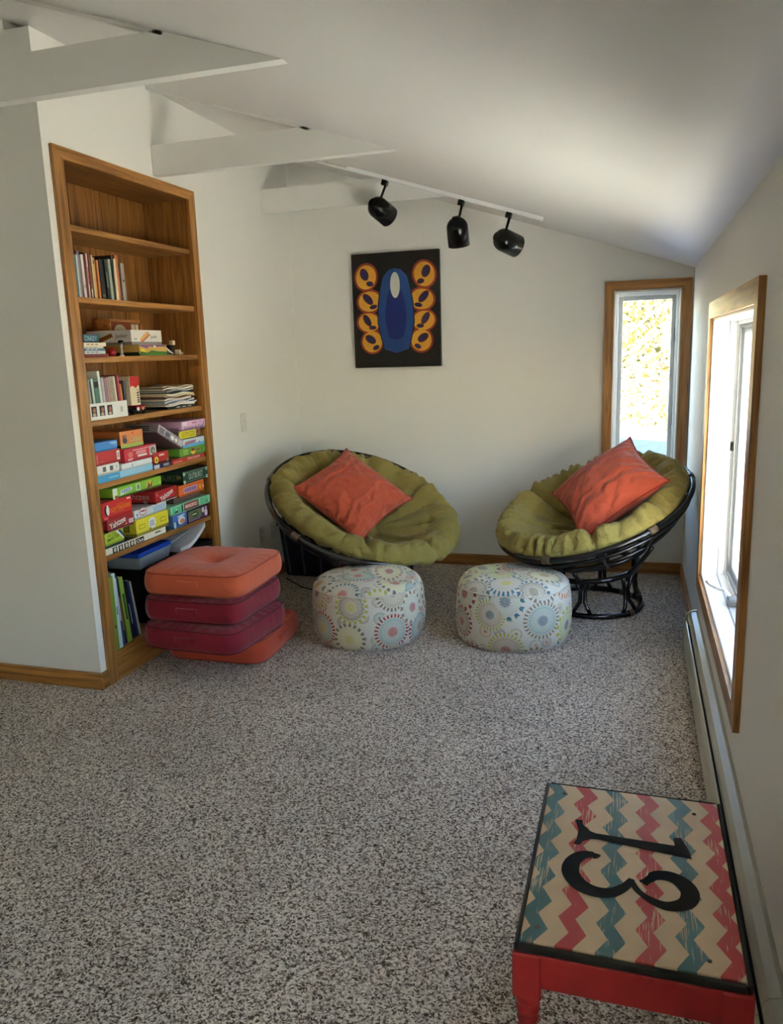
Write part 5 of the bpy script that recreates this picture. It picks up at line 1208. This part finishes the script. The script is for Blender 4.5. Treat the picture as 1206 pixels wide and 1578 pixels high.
edge_strip('edge_band', -HW, HW, -HL - .009, -HL - .0002); edge_strip('edge_band', -HW, HW, HL + .0002, HL + .009)
ax, ay = HW + .012, HL + .012
A0, A1 = TZ - .020, TZ - .088
box('apron', -ax + .05, ax - .05, -ay + .003, -ay + .021, A1, A0, M_REDT, tb, bev=.002); box('apron', -ax + .05, ax - .05, ay - .021, ay - .003, A1, A0, M_REDT, tb, bev=.002)
box('apron', -ax + .003, -ax + .021, -ay + .05, ay - .05, A1, A0, M_REDT, tb, bev=.002); box('apron', ax - .021, ax - .003, -ay + .05, ay - .05, A1, A0, M_REDT, tb, bev=.002)
legp = [(.016, 0), (.019, .006), (.020, .02), (.013, .035), (.017, .06), (.024, .12), (.028, .18), (.028, .215), (.024, .245), (.015, .268), (.0205, .277), (.0205, .284), (.016, .290), (.0215, .297), (.0225, .304), (.0185, .311), (.0225, .318), (.0245, .326), (.0235, .335), (.021, .342)]
for sx in (-1, 1):
    for sy in (-1, 1):
        cx_, cy_ = sx * (ax - .026), sy * (ay - .026)
        lg = lathe('leg', legp, M_REDT, tb, 24, loc=(cx_, cy_, 0))
        box('leg_block', -.026, .026, -.026, .026, .338, A0, M_REDT, lg, bev=.003)
for (sx, sy) in ((-.86, -.85), (.70, -.88), (-.80, .86), (.72, .80)):
    lathe('screw', [(.0005, TZ), (.0045, TZ), (.0045, TZ + .0012), (.0005, TZ + .0016)], paint((70, 52, 36), rough=.5), tb, 12, loc=(sx * HW, sy * HL, 0))
# numerals: the text runs towards the viewer, digit tops point to +X
NUM = frame_mat((0, 0, TZ + .0009), (0, -1, 0), (1, 0, 0))      # local x -> -Y, local y -> +X
ink13 = paint((13, 12, 12), rough=.75, spec=.15, var=.4, scale=35)
def ribbon(name, pts, widths, parent, mw, mat, thick=.0008):
    n = len(pts); L = []; Rr = []
    for i in range(n):
        a = Vector(pts[max(i - 1, 0)]); b = Vector(pts[min(i + 1, n - 1)]); d = (b - a).normalized(); nn = Vector((-d.y, d.x)); p = Vector(pts[i]); w = widths[i] / 2
        L.append(p + nn * w); Rr.append(p - nn * w)
    V = [(p.x, p.y, 0) for p in L] + [(p.x, p.y, 0) for p in Rr]; F = [(i, i + 1, n + i + 1, n + i) for i in range(n - 1)]
    return link(name, pyd(name, V, F), mat, parent, mw=mw)
def spline(pts, k=8):
    P = [Vector(p) for p in pts]; out = []
    for i in range(len(P) - 1):
        p0, p1, p2, p3 = P[max(i - 1, 0)], P[i], P[i + 1], P[min(i + 2, len(P) - 1)]
        for q in range(k):
            t_ = q / k; out.append(.5 * ((2 * p1) + (-p0 + p2) * t_ + (2 * p0 - 5 * p1 + 4 * p2 - p3) * t_ ** 2 + (-p0 + 3 * p1 - 3 * p2 + p3) * t_ ** 3))
    out.append(P[-1]); return out
# digit 1: flag, stem and a bracketed foot
one = [(-.115, .078), (-.100, .090), (-.078, .128), (-.050, .130), (-.062, .10), (-.070, -.060), (-.066, -.078), (-.048, -.092), (-.034, -.098), (-.036, -.112), (-.080, -.106), (-.122, -.112), (-.124, -.098), (-.106, -.092), (-.094, -.076), (-.092, -.050), (-.084, .092)]
one = [(-.044, .128), (-.074, .124), (-.116, .110), (-.112, .094), (-.084, .096), (-.088, -.066), (-.094, -.080), (-.116, -.096), (-.132, -.098), (-.130, -.114), (-.092, -.104), (-.056, -.106), (-.038, -.112), (-.038, -.098), (-.052, -.092), (-.064, -.078), (-.066, -.06)]
bm = bmesh.new(); vs_ = [bm.verts.new((p[0] * 1.0, p[1] - .006, 0)) for p in one]; f_ = bm.faces.new(vs_); bmesh.ops.triangulate(bm, faces=[f_])
link('numeral', to_mesh('numeral_one', bm), ink13, tb, mw=NUM)
three_u = spline([(.048, .030), (.034, .042), (.016, .058), (.014, .084), (.030, .108), (.058, .118), (.088, .108), (.104, .078), (.096, .048), (.074, .022), (.042, .006)])
wu = [.014 + .022 * math.sin(PI * min(1, i / (len(three_u) - 1) * 1.15)) * (1 if i > 12 else .6) for i in range(len(three_u))]
wu[:6] = [.016, .02, .021, .02, .018, .017]
three_l = spline([(.040, .010), (.068, -.004), (.092, -.030), (.096, -.062), (.080, -.092), (.048, -.110), (.014, -.108), (-.012, -.092), (-.020, -.070), (-.012, -.058)])
wl = [.012 + .024 * math.sin(PI * min(1, i / (len(three_l) - 1))) for i in range(len(three_l))]
wl[-8:] = [.014, .016, .018, .02, .021, .02, .016, .010]
sh_ = lambda P, d: [(p[0] + d + .010, p[1] - .006) for p in P]
ribbon('numeral', sh_(three_u, .0), wu, tb, NUM, ink13); ribbon('numeral', sh_(three_l, .0), wl, tb, frame_mat((0, 0, TZ + .0012), (0, -1, 0), (1, 0, 0)), ink13)
